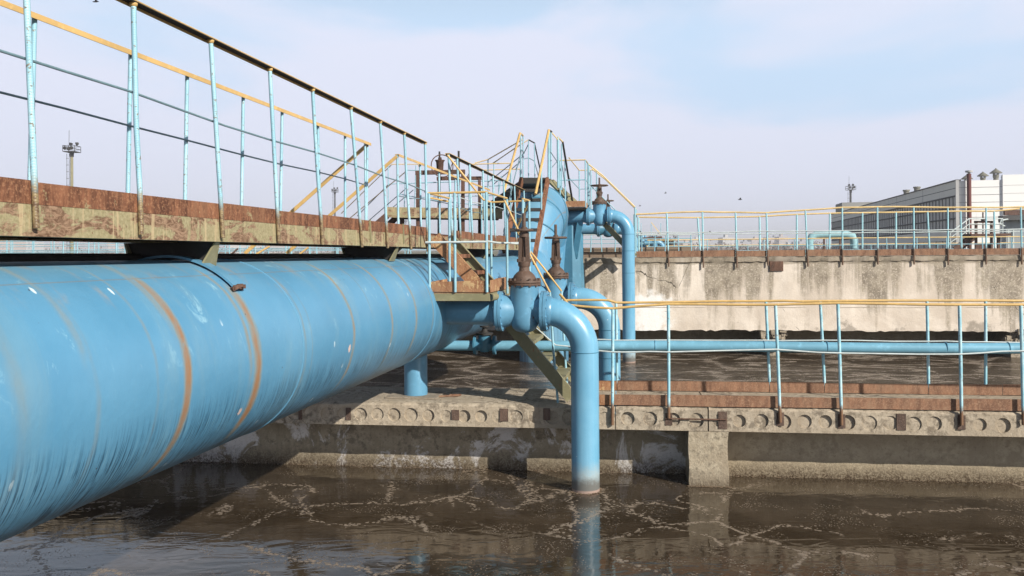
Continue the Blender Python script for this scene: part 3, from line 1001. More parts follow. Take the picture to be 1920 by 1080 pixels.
# ------------------------------------------------------------------ thin water pipe with small valve
thin = thing('thin_pipe', atb(1500, 652, 0.86), 'long thin blue pipe running level along the back of the slab walkway', 'pipe')
z_th = 0.475
b = MB()
pts = [T(-2.75, 0.84, z_th - 0.01)] + [T(a, 0.84, z_th + 0.006 * math.sin(a * 1.7)) for a in (-1, 0.5, 1.6, 2.4, 3.1, 4.4, 5.2, 7, 9.5)]
b.tube(pts, 0.054, 20)
b.build('pipe_run', M_thin, thin)
for px in (1228, 1432, 1550, 1773, 1890):
    v = atb(px, 651, 0.84)
    b = MB()
    b.ring(T(a_of(v), 0.84, z_th + 0.004), T(1, 0, 0) - T(0, 0, 0), 0.054, 0.005, 20, 6)
    b.build('weld_seam', M_blue_dark, thin)
a_v = a_of(atb(909, 640, 0.84))
TD = T(1, 0, 0) - T(0, 0, 0)
sv = thing('small_valve', T(a_v, 0.84, z_th - 0.1), 'small dark teal valve in the thin pipe below the platform', 'valve')
b = MB()
b.lathe(T(a_v, 0.84, z_th), (0, 0, 1), [(-0.075, 0.0), (-0.07, 0.045), (-0.04, 0.068), (0.05, 0.070), (0.10, 0.066), (0.11, 0.07)], 20)
b.lathe(T(a_v, 0.84, z_th), TD, [(-0.12, 0.06), (0.12, 0.06)], 20)
b.build('valve_body', M_blue_dark, sv)
for d in (-0.115, 0.09):
    b = MB()
    b.lathe(T(a_v + d, 0.84, z_th), TD, [(0.0, 0.05), (0.0, 0.098), (0.012, 0.1), (0.014, 0.094), (0.017, 0.1), (0.030, 0.098), (0.03, 0.05)], 22)
    b.build('flange', M_blue_dark, sv)
b = MB()
b.lathe(T(a_v, 0.84, z_th), (0, 0, 1), [(0.11, 0.05), (0.11, 0.088), (0.13, 0.088), (0.13, 0.05), (0.15, 0.03), (0.19, 0.025), (0.19, 0.05), (0.205, 0.05), (0.205, 0.0)], 18)
b.build('bonnet', M_dark, sv)

# ------------------------------------------------------------------ slab walkway
def slab_piece(a0, a1, pitch, label, phase=0.0):
    root = thing('concrete_slab', T((a0 + a1) / 2, 0.5, -0.22), label, 'concrete slab', 'hollow core slabs of the walkway')
    b = MB()
    rnd = random.Random(int(a0 * 100))
    z0, z1, rc, zc = -0.22, -0.025, 0.066, -0.118
    n = max(1, int((a1 - a0) / pitch))
    w = (a1 - a0) / n
    NS = 28
    for i in range(n):
        l, r = a0 + i * w, a0 + (i + 1) * w
        ca = (l + r) / 2 + rnd.uniform(-0.009, 0.009)
        zz = zc + rnd.uniform(-0.004, 0.004)
        rr = rc * rnd.uniform(0.86, 1.06)
        dep = rnd.choice((0.012, 0.02, 0.03, 0.009, 0.026, 0.018, 0.016, 0.024))
        tilt = rnd.uniform(-0.5, 0.5)
        base = len(b.v)
        for j in range(NS):
            t = 2 * math.pi * j / NS + math.pi / NS
            c, s = math.cos(t), math.sin(t)
            kx = ((r - ca) if c > 0 else (ca - l)) / max(abs(c), 1e-6)
            kz = ((z1 - zz) if s > 0 else (zz - z0)) / max(abs(s), 1e-6)
            kk = min(kx, kz)
            b.v.append(T(ca + c * kk, 0, zz + s * kk))
            b.v.append(T(ca + c * rr, 0, zz + s * rr))
            b.v.append(T(ca + c * rr * 0.97, dep * (1 + tilt * math.cos(t + 1.0)), zz + s * rr * 0.97))
        for j in range(NS):
            p, q = base + 3 * j, base + 3 * ((j + 1) % NS)
            b.face((p, q, q + 1, p + 1))
            b.face((p + 1, q + 1, q + 2, p + 2))
        # corner triangles
        for (cx, cz) in ((r, z1), (l, z1), (l, z0), (r, z0)):
            ang = math.atan2(cz - zz, cx - ca) % (2 * math.pi)
            j = int(((ang - math.pi / NS) % (2 * math.pi)) / (2 * math.pi / NS))
            k = len(b.v)
            b.v.append(T(cx, 0, cz))
            b.face((base + 3 * j, k, base + 3 * ((j + 1) % NS)))
        # bottom of the core plug, uneven
        k = len(b.v)
        b.v.append(T(ca, dep - rnd.uniform(0, 0.008), zz))
        for j in range(NS):
            b.face((base + 3 * j + 2, base + 3 * ((j + 1) % NS) + 2, k))
    # broken upper edge
    m = int((a1 - a0) / 0.022)
    rows = []
    off, hh = 0, 0
    for i in range(m + 1):
        a = a0 + (a1 - a0) * i / m
        if rnd.random() < 0.25:
            hh = rnd.uniform(0, 0.018)
        o = hh * 0.5 + rnd.uniform(0, 0.007)
        rows.append((T(a, 0, z1), T(a, 0.004 + o, -0.008 - hh * 0.6 - rnd.uniform(0, 0.005)), T(a, 0.03 + o, -rnd.uniform(0, 0.006)), T(a, 0.11, 0.0), T(a, 0.5, 0.0), T(a, 0.97, 0.0), T(a, 0.97, z0), T(a, 0.4, z0), T(a, 0, z0)))
    base = len(b.v)
    nn = len(rows[0])
    for r_ in rows:
        b.v += list(r_)
    for i in range(m):
        for j in range(nn - 1):
            p = base + i * nn + j
            b.face((p, p + nn, p + nn + 1, p + 1))
    b.face([base + j for j in range(nn)])
    b.face([base + m * nn + j for j in range(nn)][::-1])
    o = b.build('slab_body', M_slab, root)
    return root

aj1 = a_of(atb(1154, 790, 0))
aj2 = a_of(atb(1328, 790, 0))
sl_b = slab_piece(-3.3, aj1 - 0.004, 0.162, 'long dusty slab under the pipe leg, left of the nearest drop pipe')
sl_a = slab_piece(-7.2, -3.308, 0.162, 'slab in the shade at the left end under the main pipe')
sl_c = slab_piece(aj1 + 0.004, aj2 - 0.006, 0.185, 'short cracked slab above the dark recess left of the pillar')
sl_d = slab_piece(aj2 + 0.006, 5.9, 0.185, 'long clean slab right of the pillar with a row of round cores')
sl_e = slab_piece(5.91, 10.0, 0.185, 'last slab of the walkway at the right edge')

M_plate = rust_plate('sooty_embedded_steel', 0.1, dark=(0.06, 0.04, 0.032), mid=(0.125, 0.08, 0.06), hi=(0.2, 0.14, 0.11))
# embedded steel plates
plates = [(854, 778, 20, 24, sl_b), (945, 778, 22, 30, sl_b), (1025, 776, 18, 30, sl_b), (653, 776, 14, 30, sl_b), (563, 776, 10, 28, sl_b), (1355, 788, 22, 40, sl_d), (1690, 790, 22, 40, sl_d), (1463, 786, 18, 30, sl_d), (1578, 790, 18, 32, sl_d), (1803, 792, 18, 32, sl_d), (1254, 786, 18, 28, sl_c)]
for (px, py, w, h, par) in plates:
    v = atb(px, py, -0.004)
    b = MB()
    hw, hh = w / 2 * 8.0 / 1600 * 0.72, h / 2 * 8.0 / 1600 * 0.80
    zc = min(-0.06, v.z)
    av = a_of(v)
    b.box(T, av - hw, av + hw, -0.007, 0.004, max(zc - hh, -0.20), min(zc + hh, -0.03))
    b.build('embedded_plate', M_plate, par)
# tie rod between two plates
b = MB()
b.tube([atb(1248, 785, -0.014), atb(1362, 787, -0.014)], 0.007, 8)
tag(b.build('tie_rod', M_rust), 'thin rusty rod bridging the slab joint above the pillar', 'rod')

# loose grit and litter on the dusty slab
b = MB()
rnd = random.Random(3)
for i in range(420):
    a, bb = rnd.uniform(-4.5, 0.7), 0.06 + 0.86 * rnd.random()
    r = rnd.uniform(0.003, 0.011)
    c = T(a, bb, r * 0.5)
    n0 = len(b.v)
    pts = [Vector((rnd.uniform(0.6, 1) * x, rnd.uniform(0.6, 1) * y, rnd.uniform(0.5, 0.8) * z)) * r for (x, y, z) in ((1, 0, 0), (-1, 0, 0), (0, 1, 0), (0, -1, 0), (0, 0, 1), (0, 0, -1))]
    b.v += [c + p for p in pts]
    for f in ((0, 2, 4), (2, 1, 4), (1, 3, 4), (3, 0, 4), (2, 0, 5), (1, 2, 5), (3, 1, 5), (0, 3, 5)):
        b.face([n0 + x for x in f])
g = b.build('grit', M_slab_top)
g['kind'] = 'stuff'
tag(g, 'loose grit scattered over the dusty slab', 'grit')
# flake of red rust lying on the slab
b = MB()
v = at(838, 752, 8.62)
for i in range(9):
    c = Vector((v.x + rnd.uniform(-0.10, 0.10), v.y + rnd.uniform(-0.05, 0.04), 0.006))
    w = rnd.uniform(0.02, 0.055)
    b.hexa([c + Vector((dx * w, dy * w * 0.6 * rnd.uniform(0.5, 1), dz)) for dz in (0, 0.006 + rnd.uniform(0, 0.012)) for (dx, dy) in ((-1, -1), (1, -1), (1, 1), (-1, 1))])
tag(b.build('rust_scrap', M_kick_slab, None, v), 'crumbled sheet of red rust lying beside the pipe leg', 'scrap')

# wall below the slab and the pillar
def rough_wall(b, a0, a1, bf, z0, z1, amp=0.006, step=0.12, lip=0.0, rnd=random.Random(5)):
    n = max(2, int((a1 - a0) / step))
    zs = [z0 + (z1 - z0) * i / 10 for i in range(11)]
    base = len(b.v)
    for i in range(n + 1):
        a = a0 + (a1 - a0) * i / n
        for z in zs:
            b.v.append(T(a, bf + rnd.uniform(-amp, amp) - (lip if z < -0.5 else 0), z))
    for i in range(n):
        for j in range(10):
            p = base + i * 11 + j
            b.face((p, p + 11, p + 12, p + 1))
ap0, ap1 = a_of(atb(1292, 850, 0.0)), a_of(atb(1366, 850, 0.0))
b = MB()
b.box(T, -45, (ap0 + ap1) / 2, 0.46, 0.78, -1.6, -0.224)
rough_wall(b, -9, (ap0 + ap1) / 2, 0.43, -1.5, -0.224)
tag(b.build('basin_wall', M_under, None, T(-2, 0.6, -1.6)), 'low basin wall with white salt bloom under the slab, left of the pillar', 'wall')
b = MB()
b.box(T, (ap0 + ap1) / 2 + 0.002, 45, 0.44, 0.78, -1.6, -0.224)
rough_wall(b, (ap0 + ap1) / 2 + 0.002, 10, 0.40, -1.5, -0.224)
tag(b.build('basin_wall', M_under_plain, None, T(5, 0.6, -1.6)), 'plain grey basin wall under the slab, right of the pillar', 'wall')
b = MB()
rnd = random.Random(11)
N = 14
ringz = []
base = len(b.v)
for j in range(N + 1):
    z = -1.5 + (1.276) * j / N
    cs = []
    per = [(ap0, 0.0), (ap0 + (ap1 - ap0) * .25, -0.0), (ap0 + (ap1 - ap0) * .5, 0), (ap0 + (ap1 - ap0) * .75, 0), (ap1, 0.0), (ap1, 0.2), (ap1, 0.44), (ap0, 0.44), (ap0, 0.2)]
    for (a, bb) in per:
        e = 0.010 if (a in (ap0, ap1) and bb == 0.0) else 0.004
        b.v.append(T(a + rnd.uniform(-e, e), bb + rnd.uniform(0, e) - 0.004, z))
for j in range(N):
    for i in range(9):
        p, q = base + j * 9 + i, base + j * 9 + (i + 1) % 9
        b.face((p, q, q + 9, p + 9))
b.face([base + N * 9 + i for i in range(9)])
tag(b.build('concrete_pillar', M_pillar, None, T((ap0 + ap1) / 2, 0.2, -1.5)), 'square concrete pillar carrying the slab out of the pool', 'pillar')

# rings of scum where the pipe and the pillar enter the pool
M_scum = flat('brown_scum_froth', (0.15, 0.11, 0.075), 0.8, 0.5, 30)
rnd = random.Random(19)
b = MB()
def blob(c, r):
    n0 = len(b.v)
    for (dx, dy, dz) in ((1, 0, 0), (0.5, 0.87, 0), (-0.5, 0.87, 0), (-1, 0, 0), (-0.5, -0.87, 0), (0.5, -0.87, 0)):
        b.v.append(c + Vector((dx * rnd.uniform(0.7, 1.2), dy * rnd.uniform(0.7, 1.2), -0.1)) * r)
    b.v.append(c + Vector((0, 0, 0.35)) * r)
    for i in range(6):
        b.face((n0 + i, n0 + (i + 1) % 6, n0 + 6), True)
cp = P(S_TEE1, -0.652, WZ)
for i in range(90):
    t = rnd.uniform(0, 2 * math.pi)
    d = 0.130 + abs(rnd.gauss(0, 0.012))
    blob(cp + Vector((math.cos(t) * d, math.sin(t) * d, 0.004)), rnd.uniform(0.006, 0.017))
for i in range(110):
    a = rnd.uniform(ap0 - 0.02, ap1 + 0.02)
    blob(T(a, -0.012 - abs(rnd.gauss(0, 0.012)), WZ + 0.004), rnd.uniform(0.005, 0.015))
for i in range(420):
    a = rnd.uniform(-6, 6)
    if ap0 - 0.05 < a < ap1 + 0.05:
        continue
    bf = 0.43 if a < ap0 else 0.40
    blob(T(a, bf - 0.012 - abs(rnd.gauss(0, 0.022)), WZ + 0.004), rnd.uniform(0.005, 0.012))
g = b.build('scum', M_scum)
g['kind'] = 'stuff'
tag(g, 'brown froth gathered along the waterline of wall, pillar and pipe', 'froth')

# ------------------------------------------------------------------ slab railings
def railing(name, label, cat='railing', group='railings', loc=(0, 0, 0)):
    return thing(name, loc, label, cat, group)

def wavy(pts, n=3, amp=0.006, rnd=random.Random(2)):
    out = [Vector(pts[0])]
    for a, b_ in zip(pts, pts[1:]):
        a, b_ = Vector(a), Vector(b_)
        for i in range(1, n + 1):
            p = a.lerp(b_, i / n)
            if i < n:
                p = p + Vector((0, 0, rnd.uniform(-amp, amp)))
            out.append(p)
    return out

front = railing('slab_railing', 'blue railing with ochre top rail along the front edge of the slab walkway', loc=T(3, -0.02, 0))
fp = [((1149, 580), (1148, 797)), ((1253, 572), (1254, 784)), ((1454, 573), (1463, 792)), ((1571, 570), (1578, 797)), ((1799, 573), (1803, 797)), ((1914, 573), (1919, 797))]
tops = []
for (t, bt) in fp:
    A, B = atb(*bt, -0.022), atb(*t, -0.022)
    m = MB()
    m.tube([A, A.lerp(B, 0.5) + Vector((0.002, 0, 0)), B], 0.0145, 10)
    m.build('post', M_slab_post, front)
    tops.append(B)
for a in (5.4, 6.6, 7.8, 9.0):
    m = MB()
    m.tube([T(a, -0.022, -0.16), T(a, -0.022, 0.915)], 0.0145, 10)
    m.build('post', M_slab_post, front)
    tops.append(T(a, -0.022, 0.915))
start = [atb(1050, 552, 0.1), atb(1066, 572, 0.02)]
m = MB()
rp = wavy(start + [p + Vector((0, 0, 0.008)) for p in tops], 3, 0.004)
m.tube(rp, 0.0125, 8)
m.build('top_rail', M_yellow, front)
m = MB()
mp = [atb(1066, 651, 0.0), atb(1149, 660, -0.035), atb(1253, 660, -0.035), atb(1455, 655, -0.035), atb(1575, 662, -0.035), atb(1800, 664, -0.035), atb(1917, 658, -0.035), T(6.6, -0.035, 0.47), T(9, -0.035, 0.48)]
m.tube(wavy(mp, 3, 0.006), 0.007, 8)
m.build('mid_rail', M_white, front)
back = railing('slab_railing', 'blue railing with ochre top rail along the slab back edge behind the thin pipe', loc=T(3, 0.98, 0))
bp = [((1155, 569), (1157, 722)), ((1436, 566), (1443, 722)), ((1538, 566), (1546, 722)), ((1738, 565), (1741, 722)), ((1848, 565), (1848, 722))]
tops = []
for (t, bt) in bp:
    A, B = atb(*bt, 0.985), atb(*t, 0.985)
    A = A + (A - B).normalized() * 0.06
    m = MB()
    m.tube([A, A.lerp(B, 0.5) + Vector((0.002, 0, 0)), B], 0.0145, 10)
    m.build('post', M_slab_post, back)
    tops.append(B)
for a in (5.3, 6.5, 7.7, 9.0):
    m = MB()
    m.tube([T(a, 0.985, -0.06), T(a, 0.985, 0.915)], 0.0145, 10)
    m.build('post', M_slab_post, back)
    tops.append(T(a, 0.985, 0.915))
m = MB()
m.tube(wavy([atb(1060, 563, 0.985), atb(1140, 563, 0.985)] + [p + Vector((0, 0, 0.008)) for p in tops], 3, 0.004), 0.0125, 8)
m.build('top_rail', M_yellow, back)
m = MB()
m.tube(wavy([atb(1090, 636, 0.975), atb(1156, 638, 0.97), atb(1436, 638, 0.97), atb(1542, 638, 0.97), atb(1740, 640, 0.97), atb(1848, 641, 0.97), T(6.5, 0.97, 0.47), T(9, 0.97, 0.47)], 3, 0.005), 0.0065, 8)
m.build('mid_rail', M_white, back)
# kick plates, one length between posts each
def kicks(par, b0, px_list, py, a_end, mat, z1=0.102):
    az = [a_of(atb(px, py, b0)) for px in px_list] + [a_end]
    for i, (a, c) in enumerate(zip(az, az[1:])):
        m = MB()
        m.box(T, a + 0.003, c - 0.003, b0, b0 + 0.006, 0.004 + 0.003 * (i % 2), z1 + 0.004 * (i % 3))
        m.box(T, a + 0.003, c - 0.003, b0 + 0.006, b0 + 0.055, 0.006, 0.012)
        m.build('kick_plate', M_kick_tan if i == 0 else mat, par)
kicks(front, 0.02, [1122, 1150, 1256, 1462, 1577, 1802, 1917], 757, 9.9, M_kick_slab)
kicks(back, 0.90, [1122, 1157, 1443, 1546, 1741, 1880], 727, 9.9, M_kick_slab, 0.105)

# ------------------------------------------------------------------ footbridge over the main pipe
QN, QF = -2.15, -2.70
ZB, ZD, ZK, ZR = 1.502, 1.6185, 1.694, 2.496
S0, S1 = -3.0, 13.9
PF = lambda a, bb, z: P(a, bb, z)
bridge = thing('footbridge', P(3.7, -2.42, 1.41), 'rusty olive footbridge lying on top of the main pipe', 'footbridge')
# near beam in welded lengths with slightly different edges
rnd = random.Random(21)
cuts = [S0, 0.2, 2.05, s_of(atq(418, 450, QN)), 6.9, 9.2, 11.5, S1]
for a, c in zip(cuts, cuts[1:]):
    b = MB()
    b.box(PF, a + 0.002, c - 0.002, QN - 0.006, QN + rnd.uniform(0, 0.002), ZB, ZD)
    b.box(PF, a + 0.002, c - 0.002, QN - 0.055, QN - 0.006, ZB, ZB + 0.008)
    b.box(PF, a + 0.002, c - 0.002, QN - 0.055, QN - 0.006, ZD - 0.008, ZD)
    b.build('side_beam', M_beam, bridge)
b = MB()
b.box(PF, S0, S1, QF, QF + 0.006, ZB, ZD)
b.box(PF, S0, S1, QF + 0.006, QF + 0.055, ZB, ZB + 0.008)
b.build('side_beam', M_beam, bridge)
b = MB()
b.box(PF, S0, S1, QF + 0.008, QN - 0.008, ZD - 0.016, ZD - 0.010)
b.build('deck_plate', M_rust, bridge)
s = S0 + 0.5
while s < S1:
    b = MB()
    b.box(PF, s, s + 0.05, QF + 0.057, QN - 0.057, ZB + 0.004, ZD - 0.018)
    s += 1.15
    b.build('cross_bar', M_dark, bridge)
post_px = [((50, 0), (68, 428)), ((250, 0), (265, 440)), ((395, 75), (418, 446)), ((506, 132), (523, 453)), ((586, 168), (605, 458)), ((658, 205), (679, 463)), ((713, 232), (727, 465)), ((758, 254), (771, 468)), ((797, 270), (802, 472))]
near_rail = railing('bridge_railing', 'long railing along the near side of the footbridge, leaning posts, dark underside of top rail', loc=P(4, QN, ZD))
kick_s = [S0]
rail_tops = []
for (t, bt) in post_px:
    A = atq(*bt, QN + 0.016)
    B = atq(*t, QN)
    kz = (ZR - A.z) / (B.z - A.z)
    B = A + (B - A) * kz
    m = MB()
    mid = A.lerp(B, 0.45) + P(rnd.uniform(-0.006, 0.006), rnd.uniform(-0.004, 0.004), 0) - P(0, 0, 0)
    m.tube([A, A.lerp(B, 0.2), mid, B], 0.0112, 10)
    m.build('post', M_post, near_rail)
    m = MB()
    m.lathe(B - Vector((0, 0, 0.022)), (0, 0, 1), [(0, 0.010), (0.006, 0.0165), (0.015, 0.018), (0.021, 0.014)], 9)
    m.build('weld', M_yellow, near_rail)
    kick_s.append(s_of(A))
    rail_tops.append(s_of(B))
m = MB()
m.tube([P(0.9, QN + 0.014, ZB), P(0.85, QN, ZR)], 0.0125, 10)
m.build('post', M_post, near_rail)
m = MB()
m.tube([P(-0.9, QN + 0.014, ZB), P(-0.95, QN, ZR)], 0.0125, 10)
m.build('post', M_post, near_rail)
def edge_rail(par, s0, s1, q, z, mat, inner, n=1):
    """angle iron: flat on top, flange hanging on one side"""
    m = MB()
    m.box(PF, s0, s1, q - 0.022, q + 0.022, z, z + 0.005)
    if inner > 0:
        m.box(PF, s0, s1, q - 0.027, q - 0.022, z - 0.014, z + 0.005)
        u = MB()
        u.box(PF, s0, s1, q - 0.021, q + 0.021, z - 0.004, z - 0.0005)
        u.build('rail_underside_shade', M_dark, par)  # dark strip paints in the shade below the flat
    else:
        m.box(PF, s0, s1, q + 0.022, q + 0.027, z - 0.021, z + 0.005)
    return m.build('top_rail', mat, par)
edge_rail(near_rail, S0, rail_tops[-1] + 0.015, QN - 0.004, ZR, M_yellow, 1)
def wire(par, pts, r, mat, name='mid_rail', n=4, amp=0.012):
    m = MB()
    m.tube(wavy(pts, n, amp), r, 8)
    return m.build(name, mat, par)
wire(near_rail, [P(S0, QN - 0.016, 2.13)] + [atq(x, y, QN - 0.016) for (x, y) in ((0, 95), (120, 133), (240, 170), (420, 235), (506, 262), (590, 285), (664, 309), (720, 331), (765, 345), (803, 361))], 0.0055, M_grey_wire, n=1)
# kick plates of the bridge, one length per bay
kick_s = sorted(kick_s + [0.9])
for i, (a, c) in enumerate(zip(kick_s, kick_s[1:])):
    m = MB()
    m.box(PF, a + 0.006, c - 0.006, QN - 0.004, QN + 0.003, ZD - 0.004, ZK + rnd.uniform(-0.004, 0.004))
    m.build('kick_plate', M_kick, bridge)
ss = [kick_s[-1] + 0.005, 8.9, 9.8, 10.7, 11.6, 12.5, S1]
for i, (a, c) in enumerate(zip(ss, ss[1:])):
    if i == 0:
        continue
    m = MB()
    m.box(PF, a + 0.006, c - 0.006, QN - 0.004, QN + 0.003, ZD - 0.004, ZK + rnd.uniform(-0.004, 0.006))
    m.build('kick_plate', M_kick, bridge)
m = MB()
m.box(PF, S0, 8.0, QF + 0.008, QF + 0.013, ZD - 0.008, ZK)
m.box(PF, 9.2, S1, QF + 0.008, QF + 0.013, ZD - 0.008, ZK)
m.build('kick_plate', M_kick, bridge)
# vertical stiffener strips behind the post feet
for px in (700, 762):
    v = atq(px - 5, 450, QN + 0.006)
    m = MB()
    m.bar(P(s_of(v), QN + 0.0075, ZB + 0.03), P(s_of(v) - 0.02, QN + 0.0075, ZK + 0.005), 0.012, 0.012)
    m.build('stiffener', M_olive, bridge)
# brackets that stand on the pipe
for sb in (s_cl + 0.02, -0.9, 7.0, 11.0):
    m = MB()
    zt, th = ZB - 0.002, 0.012
    dk = MB()
    m, gus = dk, m
    def ptop(q):
        return PZ + math.sqrt(max(0.0, (PR + 0.006) ** 2 - (q - PQ) ** 2))
    outline = [(-2.66, zt), (-2.20, zt), (-2.20, 1.455), (-2.245, ptop(-2.245)), (-2.33, ptop(-2.33)), (-2.42, ptop(-2.42)), (-2.51, ptop(-2.51)), (-2.595, ptop(-2.595)), (-2.66, 1.455)]
    base = len(m.v)
    for ds in (0, th):
        for (q, z) in outline:
            m.v.append(P(sb + ds, q, z))
    k = len(outline)
    m.face(list(range(base, base + k)))
    m.face(list(range(base + k, base + 2 * k))[::-1])
    for i in range(k):
        j = (i + 1) % k
        m.face((base + i, base + j, base + k + j, base + k + i))
    dk.build('bracket', M_dark, bridge)  # dark colour paints in the beam's shade on this plate
    m = gus
    # outer gusset faces the sun
    m.hexa([P(sb - 0.05, -2.225, ptop(-2.225)), P(sb + 0.09, -2.225, ptop(-2.225)), P(sb + 0.09, -2.235, ptop(-2.235)), P(sb - 0.05, -2.235, ptop(-2.235)),
            P(sb - 0.02, -2.165, zt), P(sb + 0.02, -2.165, zt), P(sb + 0.02, -2.175, zt), P(sb - 0.02, -2.175, zt)])
    m.build('gusset', M_olive, bridge)
    m = MB()
    m.hexa([P(sb - 0.05, -2.61, ptop(-2.61)), P(sb + 0.05, -2.61, ptop(-2.61)), P(sb + 0.05, -2.62, ptop(-2.62)), P(sb - 0.05, -2.62, ptop(-2.62)),
            P(sb - 0.02, -2.66, zt), P(sb + 0.02, -2.66, zt), P(sb + 0.02, -2.67, zt), P(sb - 0.02, -2.67, zt)])
    m.build('gusset', M_olive, bridge)
# far railing
far_rail = railing('bridge_railing', 'ochre-topped railing along the far side of the footbridge, upright posts', loc=P(4, QF, ZD))
fpost = [((65, 25), (57, 326)), ((245, 97), (240, 352)), ((351, 138), (347, 368)), ((456, 182), (453, 381)), ((529, 210), (526, 390)), ((596, 235), (600, 402)), ((647, 258), (647, 408)), ((689, 273), (687, 414))]
last = 0
for (t, bt) in fpost:
    B = atq(*t, QF)
    A = atq(*bt, QF)
    dirv = (A - B)
    A = B + dirv * ((ZD - 0.06 - B.z) / dirv.z)
    B = B + dirv * ((ZR - B.z) / dirv.z)
    m = MB()
    m.tube([A, A.lerp(B, 0.5), B], 0.0112, 10)
    m.build('post', M_post, far_rail)
    last = s_of(B)
m = MB()
m.tube([P(0.8, QF, ZD - 0.06), P(0.8, QF, ZR)], 0.0125, 10)
m.build('post', M_post, far_rail)
edge_rail(far_rail, S0, last + 0.03, QF, ZR, M_yellow, -1)
wire(far_rail, [P(S0, QF + 0.015, 2.13)] + [atq(x, y, QF + 0.015) for (x, y) in ((0, 173), (120, 203), (240, 235), (347, 262), (453, 290), (526, 308), (598, 323), (646, 335), (689, 348))], 0.0055, M_grey_wire, n=1)
m = MB()
m.tube([P(last - 0.07, QF, ZD - 0.05), P(last - 0.07, QF, ZR)], 0.010, 8)
m.build('post', M_post, far_rail)

# railings beyond the stair gap
near2 = railing('bridge_railing', 'continuing railing of the footbridge beyond the short stair, dark rail sloping to the crossover', loc=P(11, QN, ZD))
sA = s_of(atq(841, 291, QN))
tops_px = [(841, 291), (857, 298), (880, 309), (905, 320), (924, 330), (944, 337), (959, 344), (975, 353), (1002, 365)]
for i, (x, y) in enumerate(tops_px):
    s = s_of(atq(x, y, QN)) if x < 950 else s_of(atq(944, 337, QN)) + (i - 5) * 0.95
    m = MB()
    m.tube([P(s + 0.10, QN + 0.014, ZB + 0.02), P(s + 0.05, QN + 0.008, ZD + 0.3), P(s, QN, ZR)], 0.0125, 9)
    m.build('post', M_post, near2)
sE = min(s, 13.95)
edge_rail(near2, sA - 0.02, sE + 0.02, QN - 0.004, ZR, M_yellow, 1)
wire(near2, [P(sA, QN - 0.014, 2.08), P(10, QN - 0.014, 2.06), P(11.5, QN - 0.014, 2.09), P(sE, QN - 0.014, 2.07)], 0.0055, M_white)
far2 = railing('bridge_railing', 'far-side ochre railing of the footbridge beyond the stair gap', loc=P(11, QF, ZD))
sA2 = s_of(atq(745, 294, QF))
s = sA2
while s < 13.6:
    m = MB()
    m.tube([P(s + 0.02, QF, ZD - 0.06), P(s, QF, ZR)], 0.0125, 9)
    m.build('post', M_post, far2)
    s += 0.88
edge_rail(far2, sA2 - 0.02, 13.7, QF, ZR, M_yellow, -1)
wire(far2, [P(sA2, QF + 0.014, 2.06), P(10.5, QF + 0.014, 2.10), P(12, QF + 0.014, 2.07), P(13.7, QF + 0.014, 2.08)], 0.0055, M_grey_wire)

# ------------------------------------------------------------------ near platform over the branch pipe
SP0, SP1, QP0, QP1 = 7.36, 8.78, -1.985, -1.455
plat = thing('access_platform', P(8.0, -1.72, 1.02), 'small rusty platform with cyan railing between footbridge and nearest valve', 'platform')
b = MB()
b.box(PF, SP0, SP1, QP0, QP1, 1.085, 1.097)
b.build('deck_plate', M_kick_tan, plat)
b = MB()
b.box(PF, SP0 - 0.006, SP0, QP0, QP1 + 0.01, 1.022, 1.088)
b.box(PF, SP0, SP0 + 0.045, QP0, QP1 + 0.01, 1.022, 1.028)
b.build('edge_beam', M_olive, plat)
b = MB()
b.box(PF, SP0, SP1, QP1 + 0.002, QP1 + 0.008, 1.022, 1.088)
b.box(PF, SP0, SP1, QP0 - 0.008, QP0 - 0.002, 1.022, 1.088)
b.build('edge_beam', M_olive, plat)
m = MB()
m.hexa([P(SP0 - 0.010, QP0 + 0.012, 1.104), P(SP0 - 0.010, QP1 - 0.01, 1.098), P(SP0 - 0.003, QP1 - 0.01, 1.098), P(SP0 - 0.003, QP0 + 0.012, 1.104),
        P(SP0 - 0.010, QP0 + 0.012, 1.190), P(SP0 - 0.010, QP1 - 0.01, 1.203), P(SP0 - 0.003, QP1 - 0.01, 1.203), P(SP0 - 0.003, QP0 + 0.012, 1.190)])
m.build('kick_plate', M_kick_tan, plat)
m = MB()
m.box(PF, SP0 + 0.01, 8.15, QP1 + 0.010, QP1 + 0.016, 1.098, 1.205)
m.build('kick_plate', M_kick_tan, plat)
m = MB()
m.box(PF, 8.2, SP1, QP1 - 0.10, QP1 - 0.094, 1.098, 1.195)
m.build('kick_plate', M_kick_tan, plat)
m = MB()
m.hexa([P(SP0 + 0.02, QP0 - 0.003, 1.098), P(SP0 + 0.62, QP0 - 0.003, 1.098), P(SP0 + 0.62, QP0 + 0.003, 1.098), P(SP0 + 0.02, QP0 + 0.003, 1.098),
        P(SP0 + 0.02, QP0 - 0.003, 1.19), P(SP0 + 0.62, QP0 - 0.003, 1.20), P(SP0 + 0.62, QP0 + 0.003, 1.20), P(SP0 + 0.02, QP0 + 0.003, 1.19)])
m.build('kick_plate', M_kick_tan, plat)
